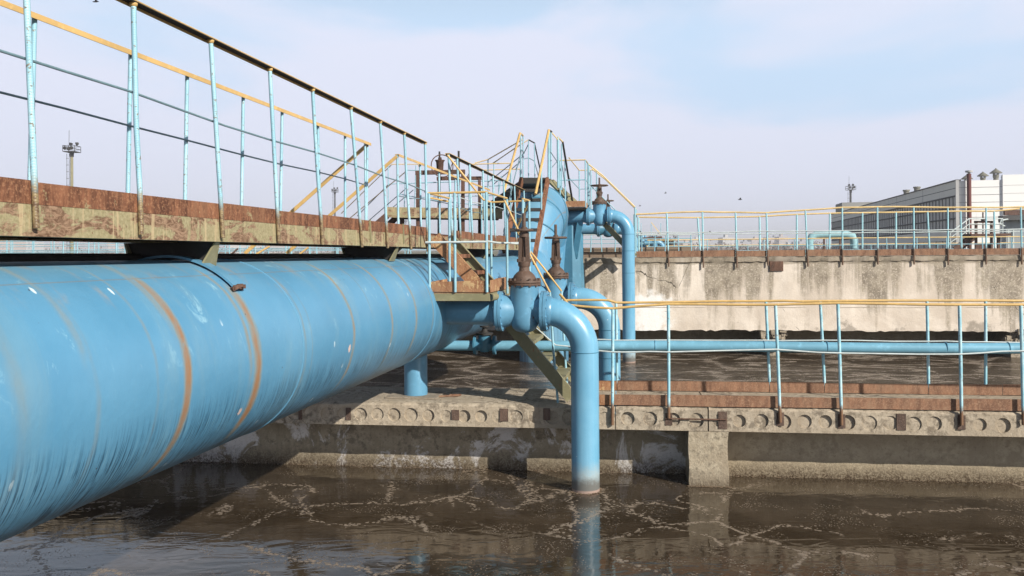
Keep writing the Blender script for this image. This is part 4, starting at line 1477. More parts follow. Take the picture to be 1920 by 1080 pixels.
# curled end of the front beam
m = MB()
pts = []
for i in range(9):
    t = R_(-90 + i * 22)
    pts.append((0.035 * math.cos(t) + 0.01, 0.035 * math.sin(t)))
for (x0, z0), (x1, z1) in zip(pts, pts[1:]):
    m.hexa([P(SP0 + 0.0, QP1 + x0, 1.055 + z0), P(SP0 + 0.12, QP1 + x0 + 0.02, 1.055 + z0), P(SP0 + 0.12, QP1 + x1 + 0.02, 1.055 + z1), P(SP0, QP1 + x1, 1.055 + z1),
            P(SP0 + 0.0, QP1 + x0 + 0.005, 1.055 + z0), P(SP0 + 0.12, QP1 + x0 + 0.025, 1.055 + z0), P(SP0 + 0.12, QP1 + x1 + 0.025, 1.055 + z1), P(SP0, QP1 + x1 + 0.005, 1.055 + z1)])
m.build('bent_bracket', M_olive, plat)
ZPR, ZPM = 1.978, 1.542
def posts(par, items, r=0.012, mat=None):
    for (s, q, z0, z1) in items:
        m = MB()
        m.tube([P(s, q, z0), P(s, q, (z0 + z1) / 2), P(s, q, z1)], r, 9)
        m.build('post', mat or M_cyan, par)
qm = QP0 + (QP1 - QP0) * 0.44
posts(plat, [(SP0 - 0.018, QP0, 1.03, ZPR), (SP0 - 0.018, qm, 1.10, ZPR), (SP0 - 0.018, QP1 - 0.012, 1.10, ZPR), (8.2, QP1 + 0.02, 1.05, ZPR - 0.01),
             (8.05, QP0 + 0.01, 1.10, ZPR), (SP1, QP0 + 0.28, 1.10, ZPR), (SP1, -1.30, 1.0, ZPR + 0.01), (8.6, -1.34, 1.0, ZPR + 0.01)], 0.0125)
m = MB()
m.tube([P(8.05, QP0 + 0.01, ZPR), P(SP0 - 0.018, QP0, ZPR), P(SP0 - 0.018, QP1 - 0.012, ZPR), P(8.2, QP1 + 0.02, ZPR)], 0.010, 8)
m.build('top_rail', M_yellow, plat)
m = MB()
m.tube([P(8.6, -1.34, ZPR + 0.02), P(SP1, -1.30, ZPR + 0.01), P(SP1, QP0 + 0.28, ZPR)], 0.010, 8)
m.build('top_rail', M_yellow, plat)
m = MB()
m.tube([P(SP0 - 0.034, QP0 - 0.03, ZPM), P(SP0 - 0.034, QP1 - 0.012, ZPM)], 0.0095, 8)
m.tube([P(SP0 - 0.030, QP1 - 0.006, ZPM + 0.005), P(7.8, QP1 + 0.012, ZPM - 0.005), P(8.2, QP1 + 0.03, ZPM), P(8.75, -1.32, ZPM - 0.01)], 0.009, 8)
m.build('mid_rail', M_white, plat)
m = MB()
m.tube([P(SP1, QP0 + 0.28, ZPM + 0.01), P(SP1, -1.30, ZPM + 0.01)], 0.008, 8)
m.build('mid_rail', M_white, plat)
# handrails of the short stair
m = MB()
m.tube([P(8.7, QN, ZR - 0.02), P(8.76, QP0 + 0.20, ZPR + 0.03), P(SP1, QP0 + 0.28, ZPR)], 0.010, 8)
m.build('handrail', M_yellow, plat)
m = MB()
m.tube([P(rail_tops[-1], QN - 0.01, 2.03), P(8.05, QP0 + 0.01, ZPR)], 0.007, 8)
m.build('handrail', M_white, plat)
m = MB()
m.tube([P(rail_tops[-1] + 0.02, QN, 1.98), P(8.04, QP0 + 0.0, ZPR - 0.03)], 0.009, 8)
m.build('handrail', M_yellow, plat)

def stair(name, label, s0, s1, q0, z0, q1, z1, steps, depth=0.10, mat=None, mat2=None, tread_mat=None, group='short steel stairs', tread=0.16):
    """two channel stringers and plate treads running along q"""
    root = thing(name, P((s0 + s1) / 2, q1, z1), label, 'stairs', group)
    for (s, mm, d) in ((s0, mat or M_olive, 1), (s1, mat2 or M_olive, -1)):
        m = MB()
        m.bar(P(s, q0, z0), P(s, q1, z1), 0.006, depth)
        nrm = (P(0, q1, z1) - P(0, q0, z0)).normalized()
        up = nrm.cross(SD).normalized()
        if up.z < 0:
            up = -up
        for k in (-1, 1):
            o = up * (k * (depth / 2 - 0.003)) + SD * (d * 0.025)
            m.bar(P(s, q0, z0) + o, P(s, q1, z1) + o, 0.044, 0.006)
        m.build('stringer', mm, root)
    for i in range(steps):
        f = (i + 1) / (steps + 1)
        q, z = q0 + (q1 - q0) * f, z0 + (z1 - z0) * f
        m = MB()
        m.box(PF, s0 + 0.01, s1 - 0.01, q - tread / 2, q + tread / 2, z - 0.006, z + 0.004)
        m.box(PF, s0 + 0.01, s1 - 0.01, q + tread / 2 - 0.005, q + tread / 2, z - 0.035, z - 0.006)
        m.build('tread', tread_mat or M_kick, root)
    return root
stair('short_stair', 'two-step rusty stair from the footbridge down to the near platform', 8.10, 8.72, QN + 0.01, 1.60, QP0 + 0.30, 1.10, 2, 0.13, M_kick_tan, M_olive)
stair('short_stair', 'olive stair from the near platform down to the dusty slab', 8.15, 9.05, -1.56, 0.93, -0.81, 0.05, 4, 0.115, M_olive, M_olive, M_olive, tread=0.14)
hand = railing('stair_handrail', 'two ochre handrails of the stair from the near platform to the slab', 'handrail', loc=P(8.6, -1.0, 0))
pA, pB = ats(945, 374, 8.17), ats(1031, 548, 8.17)
m = MB()
m.tube([pA, ats(974, 436, 8.17), ats(996, 482, 8.17), pB], 0.010, 8)
m.build('handrail', M_yellow, hand)
pC, pD = ats(968, 430, 9.02), ats(1053, 546, 9.02)
m = MB()
m.tube([P(SP1, -1.30, ZPR), pC, ats(985, 460, 9.02), ats(1020, 503, 9.02), pD], 0.010, 8)
m.build('handrail', M_yellow, hand)
q1 = pB.x * CP - pB.y * SP
m = MB()
m.tube([P(8.17, q1 + 0.07, 0.0), P(8.17, q1 + 0.03, 0.5), pB], 0.012, 9)
m.build('post', M_cyan, hand)
q2 = pD.x * CP - pD.y * SP
m = MB()
m.tube([P(8.95, q2 + 0.06, 0.0), P(9.0, q2 + 0.02, 0.6), pD], 0.012, 9)
m.build('post', M_cyan, hand)
m = MB()
m.tube([ats(1000, 610, 8.17), ats(1042, 647, 8.17), ats(1072, 650, 8.17)], 0.006, 8)
m.build('mid_rail', M_white, hand)

# ------------------------------------------------------------------ far side stairs of the bridge (towards the left)
lst = stair('short_stair', 'stair on the far side of the footbridge, seen below the deck', 8.06, 8.95, QF - 0.02, 1.58, QF - 1.35, 0.45, 5, 0.11, M_dark, M_olive, M_kick)
for (s, zz) in ((last, ZR), (sA2, ZR)):
    h = railing('stair_handrail', 'ochre handrail dropping away left behind the footbridge, ' + ('nearer of the two' if s == last else 'farther of the two'), 'handrail', loc=P(s, QF, ZD))
    m = MB()
    m.bar(P(s, QF, zz), P(s, QF - 1.25, zz - 1.02), 0.035, 0.008)
    m.bar(P(s - 0.015, QF, zz - 0.018), P(s - 0.015, QF - 1.25, zz - 1.038), 0.006, 0.034)
    m.build('handrail', M_yellow, h)
    m = MB()
    m.tube([P(s, QF - 1.2, 0.55), P(s, QF - 1.2, zz - 0.98)], 0.012, 8)
    m.build('post', M_cyan, h)

# ------------------------------------------------------------------ tall tank wall behind
B1, B2 = 10.33, 12.1
WT, WB_ = 1.355, -0.215
rnd = random.Random(8)
def wall_face(b, a0, a1):
    n = int((a1 - a0) / 0.09)
    zs = [None, 0.1, 0.5, 0.9, 1.18, 1.235, 1.25, WT]
    base = len(b.v)
    chip = 0
    for i in range(n + 1):
        a = a0 + (a1 - a0) * i / n
        if rnd.random() < 0.12:
            chip = rnd.uniform(0, 0.022)
        zb = WB_ + (rnd.uniform(0, 0.02) + chip if rnd.random() < 0.8 else 0)
        top = WT - rnd.uniform(0, 0.02) - (chip * 0.6 if rnd.random() < 0.3 else 0)
        for j, z in enumerate(zs):
            off = rnd.uniform(-0.008, 0.008)
            if j >= 6:
                off = -0.025 + rnd.uniform(-0.014, 0.02)
            b.v.append(T(a, B1 + off, zb if z is None else (top if z == WT else z + (rnd.uniform(-0.012, 0.012) if j in (4, 5, 6) else 0))))
    k = len(zs)
    for i in range(n):
        for j in range(k - 1):
            p = base + i * k + j
            b.face((p, p + k, p + k + 1, p + 1))
wallr = thing('tank_wall', T(3, B1, WB_), 'tall stained plaster tank wall with grey run-off, across the far pool', 'wall')
b = MB()
wall_face(b, -14, 16)
b.box(T, -45, 45, B1 + 0.03, B1 + 0.28, WB_ + 0.06, WT - 0.03)
b.build('wall_panel', M_far_wall, wallr)
b = MB()
b.box(T, -45, 45, B1 + 0.03, B2 + 0.1, WT - 0.028, WT - 0.006)
b.build('coping', M_crumble, wallr)
b = MB()
b.box(T, -45, 45, B1 + 1.2, B1 + 1.5, -1.6, WT - 0.04)
b.build('recessed_wall', M_under_plain, wallr)
for px in (1450, 1010, 1905):
    v = atb(px, 640, B1 + 0.2)
    a = a_of(v)
    m = MB()
    m.box(T, a - 0.14, a + 0.12, B1 + 0.10, B1 + 1.2, -1.6, WB_ + 0.1)
    for i in range(40):
        c = T(a + rnd.uniform(-0.26, 0.26), B1 + rnd.uniform(0.0, 0.16), WB_ - rnd.uniform(-0.05, 0.30))
        r = rnd.uniform(0.03, 0.075)
        m.hexa([c + Vector((x * rnd.uniform(0.6, 1), y * rnd.uniform(0.6, 1), z * rnd.uniform(0.6, 1))) * r for z in (-1, 1) for (x, y) in ((-1, -1), (1, -1), (1, 1), (-1, 1))])
    m.build('crumbled_pier', M_crumble, wallr)
for (px, py, w, h) in ((1456, 499, 24, 18), (1067, 500, 10, 14)):
    v = atb(px, py, B1 - 0.02)
    m = MB()
    hw, hh = w / 2 * 18 / 1600, h / 2 * 18 / 1600
    m.box(T, a_of(v) - hw, a_of(v) + hw, B1 - 0.028, B1 + 0.01, v.z - hh, v.z + hh)
    m.build('embedded_plate', M_rust, wallr)
wf = railing('wall_railing', 'cyan railing with ochre rail along the front edge of the tall tank wall', loc=T(5, B1, WT))
wpf = [((1189, 402), (1190, 500)), ((1250, 399), (1254, 500)), ((1317, 397), (1319, 502)), ((1379, 398), (1382, 502)), ((1437, 399), (1440, 498)), ((1510, 394), (1515, 500)), ((1579, 389), (1580, 497)), ((1645, 388), (1646, 496)), ((1713, 388), (1714, 496)), ((1777, 389), (1778, 497)), ((1849, 389), (1849, 496)), ((1914, 388), (1916, 496))]
tops = []
for (t, bt) in wpf:
    A, B = atb(*bt, B1 - 0.05), atb(*t, B1 - 0.05)
    m = MB()
    m.tube([A, A.lerp(B, 0.5), B], 0.0175, 8)
    m.build('post', M_wall_post, wf)
    tops.append(B)
aa = a_of(tops[-1])
for i in range(1, 7):
    A = T(aa + 0.78 * i, B1 - 0.05, 1.2)
    B = T(aa + 0.78 * i, B1 - 0.05, 2.36)
    m = MB()
    m.tube([A, B], 0.021, 8)
    m.build('post', M_wall_post, wf)
    tops.append(B)
m = MB()
m.tube(wavy(tops, 2, 0.006), 0.018, 7)
m.build('top_rail', M_yellow_pale, wf)
m = MB()
m.tube(wavy([T(a_of(p), B1 - 0.07, 1.88 + rnd.uniform(-0.012, 0.012)) for p in tops], 2, 0.01), 0.011, 7)
m.build('mid_rail', M_white, wf)
az = [a_of(p) for p in tops]
for i, (a, c) in enumerate(zip(az, az[1:])):
    m = MB()
    m.box(T, a + 0.01, c - 0.004, B1 - 0.03, B1 - 0.022, WT + 0.002, WT + 0.125 + 0.006 * (i % 3))
    m.build('kick_plate', M_kick_slab, wf)
wbk = railing('wall_railing', 'second cyan railing just behind, along the back edge of the tank wall walkway', loc=T(5, B2, WT))
wpb = [((1197, 407), (1198, 474)), ((1308, 408), (1313, 474)), ((1424, 406), (1425, 472)), ((1494, 402), (1494, 472)), ((1556, 400), (1555, 470)), ((1617, 399), (1617, 470)), ((1680, 398), (1680, 470)), ((1739, 397), (1743, 469)), ((1801, 396), (1803, 468)), ((1864, 396), (1865, 468))]
tops = []
for (t, bt) in wpb:
    A, B = atb(*bt, B2), atb(*t, B2)
    A = A + (A - B).normalized() * 0.12
    m = MB()
    m.tube([A, A.lerp(B, 0.5), B], 0.020, 8)
    m.build('post', M_wall_post, wbk)
    tops.append(B)
aa = a_of(tops[-1])
for i in range(1, 7):
    B = T(aa + 0.78 * i, B2, 2.4)
    m = MB()
    m.tube([T(aa + 0.78 * i, B2, 1.3), B], 0.020, 8)
    m.build('post', M_wall_post, wbk)
    tops.append(B)
m = MB()
m.tube(wavy(tops, 2, 0.006), 0.018, 7)
m.build('top_rail', M_yellow_pale, wbk)
m = MB()
m.tube(wavy([T(a_of(p), B2 - 0.02, 1.87) for p in tops], 2, 0.01), 0.010, 7)
m.build('mid_rail', M_white, wbk)

# ------------------------------------------------------------------ crossover over the raised pipe
cross = thing('crossover_stair', P(15, -2.35, ZD), 'steep stair climbing over the raised bend of the main pipe', 'stairs')
YA, YB = 13.3, 14.55
def quadbar(p0, p1, w, h, name, mat, par):
    m = MB()
    m.bar(p0, p1, w, h)
    return m.build(name, mat, par)
quadbar(at(944, 470, YA), at(978, 337, YB), 0.05, 0.12, 'stringer', M_kick, cross)
quadbar(at(1001, 492, YA), at(1027, 337, YB), 0.05, 0.12, 'stringer', M_kick, cross)
for i in range(6):
    f = (i + 0.6) / 6.6
    l, r = at(946, 466, YA).lerp(at(977, 342, YB), f), at(1001, 466, YA).lerp(at(1025, 342, YB), f)
    m = MB()
    m.hexa([l, r, r + Vector((0, 0.2, 0)), l + Vector((0, 0.2, 0)), l + Vector((0, 0, 0.05)), r + Vector((0, 0, 0.05)), r + Vector((0, 0.2, 0.05)), l + Vector((0, 0.2, 0.05))])
    m.build('tread', M_dark, cross)
l, r = at(979, 344, YB), at(1026, 344, YB)
m = MB()
m.hexa([l, r, r + Vector((0.1, 2.3, 0)), l + Vector((0.1, 2.3, 0)), l + Vector((0, 0, 0.10)), r + Vector((0, 0, 0.10)), r + Vector((0.1, 2.3, 0.10)), l + Vector((0.1, 2.3, 0.10))])
m.build('top_deck', M_dark, cross)
def rails(name, label, lines, cat='railing', loc=None):
    """lines: (part, material, radius, [(px, py, distance), ...])"""
    v = at(*lines[0][3][0])
    root = railing(name, label, cat, loc=loc or v)
    for (part, mat, r, pts) in lines:
        m = MB()
        m.tube([at(*p) for p in pts], r, 7)
        m.build(part, mat, root)
    return root
rails('stair_railing', 'steep ochre handrail on the left of the crossover stair', [
    ('handrail', M_yellow, 0.020, [(945, 360, 13.4), (975, 250, 14.6), (980, 254, 15.4)]),
    ('post', M_cyan, 0.014, [(976, 252, 14.65), (977, 345, 14.65)]),
    ('post', M_cyan, 0.012, [(981, 256, 15.5), (981, 340, 15.5)]),
    ('post', M_cyan, 0.012, [(958, 313, 13.9), (957, 425, 13.9)]),
    ('mid_rail', M_grey_wire, 0.009, [(947, 405, 13.4), (978, 281, 14.6), (983, 287, 15.5)])])
rails('stair_railing', 'steep ochre handrail on the right of the crossover stair', [
    ('handrail', M_yellow, 0.022, [(1004, 364, 13.4), (1029, 244, 14.6)]),
    ('handrail', M_dark, 0.018, [(1029, 244, 14.6), (1034, 247, 15.4)]),
    ('post', M_cyan, 0.022, [(1029, 246, 14.6), (1029, 335, 14.6)]),
    ('post', M_cyan, 0.014, [(1033, 248, 15.9), (1033, 335, 15.9)]),
    ('post', M_cyan, 0.014, [(1015, 312, 14.0), (1015, 420, 14.0)])])
rails('platform_railing', 'thin railing at the back of the crossover top, against the sky', [
    ('top_rail', M_dark, 0.014, [(991, 262, 17.0), (1002, 268, 17.0), (1015, 328, 17.6)]),
    ('post', M_cyan, 0.011, [(991, 262, 17.0), (991, 340, 17.0)]),
    ('post', M_cyan, 0.011, [(1002, 268, 17.0), (1003, 340, 17.0)]),
    ('mid_rail', M_grey_wire, 0.009, [(983, 298, 16.6), (991, 296, 17.0), (1002, 302, 17.0), (1010, 332, 17.4)]),
    ('top_rail', M_yellow_pale, 0.010, [(924, 306, 18.0), (975, 272, 17.0), (991, 262, 17.0)]),
    ('brace', M_grey_wire, 0.009, [(991, 270, 17.0), (967, 318, 17.5)])])
rails('platform_railing', 'dark handrail running down right from the crossover top to the upper platform', [
    ('handrail', M_yellow_pale, 0.011, [(1033, 247, 15.9), (1046, 262, 16.0)]),
    ('handrail', M_yellow_pale, 0.014, [(1046, 257, 16.1), (1055, 266, 16.3)]),
    ('handrail', M_dark, 0.020, [(1055, 266, 16.3), (1075, 388, 17.5)]),  # shade on this length is put into its dark colour
    ('post', M_cyan, 0.024, [(1046, 258, 16.1), (1047, 352, 16.1)]),
    ('post', M_cyan, 0.012, [(1053, 270, 16.3), (1053, 356, 16.3)]),
    ('brace', M_grey_wire, 0.008, [(1031, 283, 15.5), (1046, 305, 16.1)]),
    ('brace', M_grey_wire, 0.008, [(1033, 316, 15.9), (1046, 301, 17.0)]),
    ('mid_rail', M_grey_wire, 0.009, [(1054, 310, 16.3), (1064, 378, 17.2)])])
upst = thing('short_stair', at(1055, 372, 16.4), 'olive stair from the crossover top down right to the upper platform', 'stairs', 'short steel stairs')
quadbar(at(1030, 339, 16.6), at(1076, 384, 17.5), 0.05, 0.08, 'stringer', M_olive, upst)
quadbar(at(1036, 340, 17.4), at(1080, 380, 18.2), 0.05, 0.08, 'stringer', M_olive, upst)
for f in (0.3, 0.6, 0.88):
    l, r = at(1030, 343, 16.6).lerp(at(1076, 388, 17.5), f), at(1036, 344, 17.4).lerp(at(1080, 384, 18.2), f)
    quadbar(l, r, 0.14, 0.02, 'tread', M_dark, upst)
# upper platform over the third branch
SU0, SU1, QU0, QU1 = 16.75, 18.2, -1.86, -1.36
up = thing('access_platform', P(17.2, -1.6, 2.33), 'upper rusty platform high beside the raised pipe, before the sky', 'platform')
b = MB()
b.box(PF, SU0, SU1, QU0, QU1, 2.345, 2.36)
b.box(PF, SU0 - 0.006, SU0, QU0, QU1, 2.33, 2.36)
b.build('deck_plate', M_dark, up)
b = MB()
b.box(PF, SU0 - 0.012, SU0 - 0.004, QU0 + 0.01, QU1, 2.362, 2.475)
b.build('kick_plate', M_kick_tan, up)
b = MB()
b.box(PF, SU0, 17.3, QU1, QU1 + 0.006, 2.34, 2.45)
b.build('kick_plate', M_kick_tan, up)
for (s, q) in ((SU0, QU0), (SU0, QU0 + 0.1), (SU0, QU1), (17.2, QU1 + 0.01), (17.4, QU1 + 0.02), (SU1, QU1), (SU1, QU1 + 0.12), (SU1, QU0 + 0.25)):
    m = MB()
    m.tube([P(s, q, 2.35), P(s, q, 3.28 if s < 18 else 3.22)], 0.014, 7)
    m.build('post', M_cyan, up)
m = MB()
m.tube([P(SU0, QU0, 3.28), P(SU0, QU1, 3.28), P(17.3, QU1 + 0.01, 3.26)], 0.013, 7)
m.build('top_rail', M_yellow_pale, up)
m = MB()
m.tube([P(SU0, QU0, 2.89), P(SU0, QU1, 2.89), P(17.3, QU1 + 0.01, 2.88)], 0.011, 7)
m.build('mid_rail', M_cyan, up)
m = MB()
m.tube([P(SU1 - 0.7, QU0 + 0.1, 3.42), P(SU1, QU0 + 0.25, 3.22), P(SU1, QU1 + 0.12, 3.22)], 0.011, 7)
m.build('top_rail', M_yellow_pale, up)
m = MB()
m.tube([P(SU1 - 0.7, QU0 + 0.1, 3.0), P(SU1, QU0 + 0.25, 2.82), P(SU1, QU1 + 0.12, 2.82)], 0.009, 7)
m.build('mid_rail', M_cyan, up)
ust = stair('short_stair', 'olive stair from the upper platform down to the tank wall top', 17.25, 18.05, QU1 + 0.12, 2.26, -0.42, 1.38, 4, 0.10, M_olive, M_olive, M_olive)
for (s, dz, lab) in ((17.3, 0.0, 'nearer pale handrail from the upper platform to the wall railing'), (18.2, 0.0, 'farther pale handrail from the upper platform to the wall railing')):
    h = railing('stair_handrail', lab, 'handrail', loc=P(s, QU1, 2.35))
    m = MB()
    m.tube([P(s, QU1 + 0.02, 3.25), P(s, QU1 + 0.3, 3.02), P(s + 0.2, -0.42, 2.38)], 0.014, 7)
    m.build('handrail', M_yellow_pale, h)
    m = MB()
    m.tube([P(s + 0.2, -0.42, 1.36), P(s + 0.2, -0.42, 2.38)], 0.016, 7)
    m.build('post', M_cyan, h)
    m = MB()
    m.tube([P(s, QU1 + 0.02, 2.86), P(s + 0.2, -0.45, 1.95)], 0.009, 7)
    m.build('mid_rail', M_cyan, h)

# ------------------------------------------------------------------ sluice gate frame on the left
gate = thing('sluice_gate', at(790, 455, 16.5), 'brown sluice gate frame with gearbox and ring wheel behind the footbridge', 'sluice gate')
M_gate = rust_plate('sooty_brown_steel', 0.15, dark=(0.045, 0.028, 0.022), mid=(0.12, 0.06, 0.045), hi=(0.20, 0.12, 0.09), oli=(0.17, 0.14, 0.09))
def seg(par, name, mat, p0, p1, w, h=None):
    m = MB()
    m.bar(at(*p0), at(*p1), w, h or w, (0, 0, 1) if abs(p0[0] - p1[0]) > abs(p0[1] - p1[1]) else (0, 1, 0))
    return m.build(name, mat, par)
seg(gate, 'deck_beam', M_beam, (726, 398, 16.4), (942, 401, 16.4), 0.02, 0.20)
seg(gate, 'deck_beam', M_gate, (735, 402, 17.5), (935, 404, 17.5), 0.02, 0.20)
m = MB()
c = [at(726, 403, 16.4), at(942, 405, 16.4), at(935, 407, 17.5), at(735, 405, 17.5)]
m.hexa([p + Vector((0, 0, -0.03)) for p in c] + c)
m.build('deck_plate', M_dark, gate)
for (x, y0, y1, Y, w) in ((784, 322, 462, 16.5, 0.075), (823, 332, 462, 17.6, 0.055), (868, 325, 452, 16.5, 0.07), (899, 338, 450, 17.6, 0.06), (754, 400, 440, 16.6, 0.08)):
    seg(gate, 'upright', M_gate, (x, y0, Y), (x, y1, Y), w)
seg(gate, 'head_beam', M_gate, (779, 324, 16.5), (872, 322, 16.5), 0.08, 0.08)
seg(gate, 'head_beam', M_gate, (819, 335, 17.6), (903, 334, 17.6), 0.08, 0.07)
m = MB()
m.lathe(at(825, 321, 16.5), (0, 0, 1), [(0.0, 0.05), (0.03, 0.065), (0.18, 0.075), (0.20, 0.095), (0.215, 0.095), (0.22, 0.04), (0.27, 0.03)], 14)
m.build('gearbox', M_gate, gate)
m = MB()
m.tube([at(825, 420, 16.5), at(824, 284, 16.5)], 0.018, 8)
m.build('spindle', M_dark, gate)
m = MB()
m.tube([at(860, 440, 17.6), at(860, 283, 17.6)], 0.022, 8)
m.build('spindle', M_dark, gate)
m = MB()
m.ring(at(829, 311, 16.35), (0.35, -1, 0.1), 0.215, 0.010, 32, 6)
m.build('ring_wheel', M_gate, gate)
m = MB()
m.ring(at(863, 318, 17.4), (0.35, -1, 0.1), 0.20, 0.009, 32, 6)
m.build('ring_wheel', M_gate, gate)
seg(gate, 'deck_brace', M_gate, (726, 404, 16.4), (698, 428, 16.4), 0.05, 0.12)
seg(gate, 'deck_brace', M_gate, (745, 406, 17.4), (722, 428, 17.4), 0.05, 0.12)
# dark stair rising from the gate deck to the crossover
cs = thing('short_stair', at(925, 395, 16.8), 'dark stair rising right from the gate deck to the crossover top', 'stairs', 'short steel stairs')
seg(cs, 'stringer', M_dark, (905, 396, 16.6), (977, 346, 15.9), 0.04, 0.14)
seg(cs, 'stringer', M_dark, (930, 398, 17.4), (984, 350, 16.8), 0.04, 0.14)
for f in (0.25, 0.5, 0.75):
    m = MB()
    m.bar(at(905, 396, 16.6).lerp(at(977, 346, 15.9), f), at(930, 398, 17.4).lerp(at(984, 350, 16.8), f), 0.2, 0.02)
    m.build('tread', M_dark, cs)
rails('platform_railing', 'thin cyan railing of the sluice gate deck, with pale rails stepping up to the crossover', [
    ('top_rail', M_yellow_pale, 0.011, [(882, 308, 16.4), (956, 306, 16.4)]),
    ('top_rail', M_yellow_pale, 0.011, [(890, 306, 16.6), (915, 299, 16.6), (979, 262, 15.9)]),
    ('top_rail', M_yellow_pale, 0.011, [(906, 319, 17.4), (976, 317, 17.4)]),
    ('handrail', M_yellow_pale, 0.010, [(925, 306, 17.2), (968, 276, 16.4)]),
    ('mid_rail', M_grey_wire, 0.009, [(915, 342, 16.6), (982, 288, 15.9)]),
    ('mid_rail', M_grey_wire, 0.009, [(925, 346, 17.2), (970, 308, 16.6)]),
    ('mid_rail', M_cyan, 0.009, [(905, 340, 16.5), (958, 337, 16.5)]),
    ('mid_rail', M_cyan, 0.009, [(905, 350, 17.4), (956, 347, 17.4)]),
    ('post', M_cyan, 0.012, [(915, 300, 16.6), (915, 398, 16.6)]),
    ('post', M_cyan, 0.010, [(926, 307, 17.2), (926, 398, 17.2)]),
    ('post', M_cyan, 0.012, [(957, 306, 16.4), (958, 398, 16.4)]),
    ('post', M_cyan, 0.010, [(882, 309, 16.4), (884, 398, 16.4)]),
    ('post', M_cyan, 0.010, [(975, 317, 17.4), (975, 352, 17.4)]),
    ('post', M_cyan, 0.010, [(940, 330, 16.5), (930, 395, 16.5)])])
rails('platform_railing', 'thin cyan railing at the left end of the sluice gate deck', [
    ('top_rail', M_yellow_pale, 0.010, [(734, 308, 18.5), (784, 308, 18.5), (788, 318, 17.8)]),
    ('top_rail', M_cyan, 0.010, [(764, 319, 17.5), (786, 320, 17.5)]),
    ('mid_rail', M_cyan, 0.009, [(728, 345, 18.5), (800, 343, 18.5)]),
    ('post', M_cyan, 0.010, [(728, 308, 18.5), (728, 396, 18.5)]),
    ('post', M_cyan, 0.010, [(760, 320, 17.5), (758, 396, 17.5)]),
    ('post', M_cyan, 0.010, [(780, 310, 17.8), (777, 396, 17.8)]),
    ('handrail', M_yellow_pale, 0.010, [(764, 319, 17.5), (655, 410, 19.0)]),
    ('handrail', M_yellow_pale, 0.010, [(734, 309, 18.5), (640, 400, 20.0)]),
    ('mid_rail', M_grey_wire, 0.009, [(764, 351, 17.5), (690, 415, 18.5)]),
    ('mid_rail', M_grey_wire, 0.009, [(728, 346, 18.5), (670, 405, 19.5)]),
    ('mid_rail', M_grey_wire, 0.009, [(775, 356, 17.8), (705, 416, 18.5)]),
    ('mid_rail', M_cyan, 0.009, [(745, 363, 16.8), (800, 374, 16.8), (900, 385, 16.8)])])
far_gate_rail = rails('platform_railing', 'low cyan railing on the sluice gate deck beside the uprights', [
    ('top_rail', M_cyan, 0.011, [(783, 343, 18.2), (958, 338, 18.2)]),
    ('mid_rail', M_cyan, 0.009, [(783, 370, 18.2), (958, 366, 18.2)])] +
    [('post', M_cyan, 0.010, [(x, 341, 18.2), (x, 404, 18.2)]) for x in (800, 845, 880, 935)])

# ------------------------------------------------------------------ rows of far railings round the other tanks
def far_row(label, x0, y0, x1, y1, z0, h, step, rail_mat, r, mid=2, post_mat=None):
    root = railing('tank_railing', label, 'railing', 'far tank railings', Vector((x0, y0, z0)))
    A, B = Vector((x0, y0, z0)), Vector((x1, y1, z0))
    L = (B - A).length
    n = int(L / step)
    rr = random.Random(int(x0 * 10 + y0))
    for i in range(n + 1):
        p = A.lerp(B, (i + rr.uniform(-0.1, 0.1)) / n)
        m = MB()
        m.tube([p - Vector((0, 0, 0.15)), p + Vector((rr.uniform(-0.03, 0.03), 0, h))], r, 5)
        m.build('post', post_mat or M_cyan, root)
    m = MB()
    m.tube([A + Vector((0, 0, h)), A.lerp(B, 0.4) + Vector((0, 0, h + 0.02)), B + Vector((0, 0, h))], r * 1.05, 5)
    m.build('top_rail', rail_mat, root)
    for k in range(mid):
        zz = h * (k + 1) / (mid + 1)
        m = MB()
        m.tube([A + Vector((0, 0, zz)), B + Vector((0, 0, zz))], r * 0.7, 5)
        m.build('mid_rail', M_cyan, root)
    return root
def wall_row(label, x0, y0, x1, y1, z1, mat):
    b = MB()
    d = (Vector((x1, y1, 0)) - Vector((x0, y0, 0))).normalized()
    nrm = Vector((-d.y, d.x, 0)) * 0.35
    p = [Vector((x0, y0, -0.4)), Vector((x1, y1, -0.4)), Vector((x1, y1, -0.4)) + nrm, Vector((x0, y0, -0.4)) + nrm]
    b.hexa(p + [q + Vector((0, 0, z1 + 0.4)) for q in p])
    b.hexa([q + Vector((0, 0, z1 + 0.4)) + Vector((0, -0.12 if i < 2 else 0.12, 0)) for i, q in enumerate(p)] + [q + Vector((0, 0, z1 + 0.55)) + Vector((0, -0.12 if i < 2 else 0.12, 0)) for i, q in enumerate(p)])
    return tag(b.build('tank_wall', mat, None, Vector((x0, y0, -0.4))), label, 'wall', 'far tank walls')
M_far_conc = flat('pale_far_concrete', (0.42, 0.37, 0.31), 0.9, 0.3, 0.4)
M_far_brown = flat('brown_far_concrete', (0.20, 0.15, 0.11), 0.9, 0.35, 0.4)
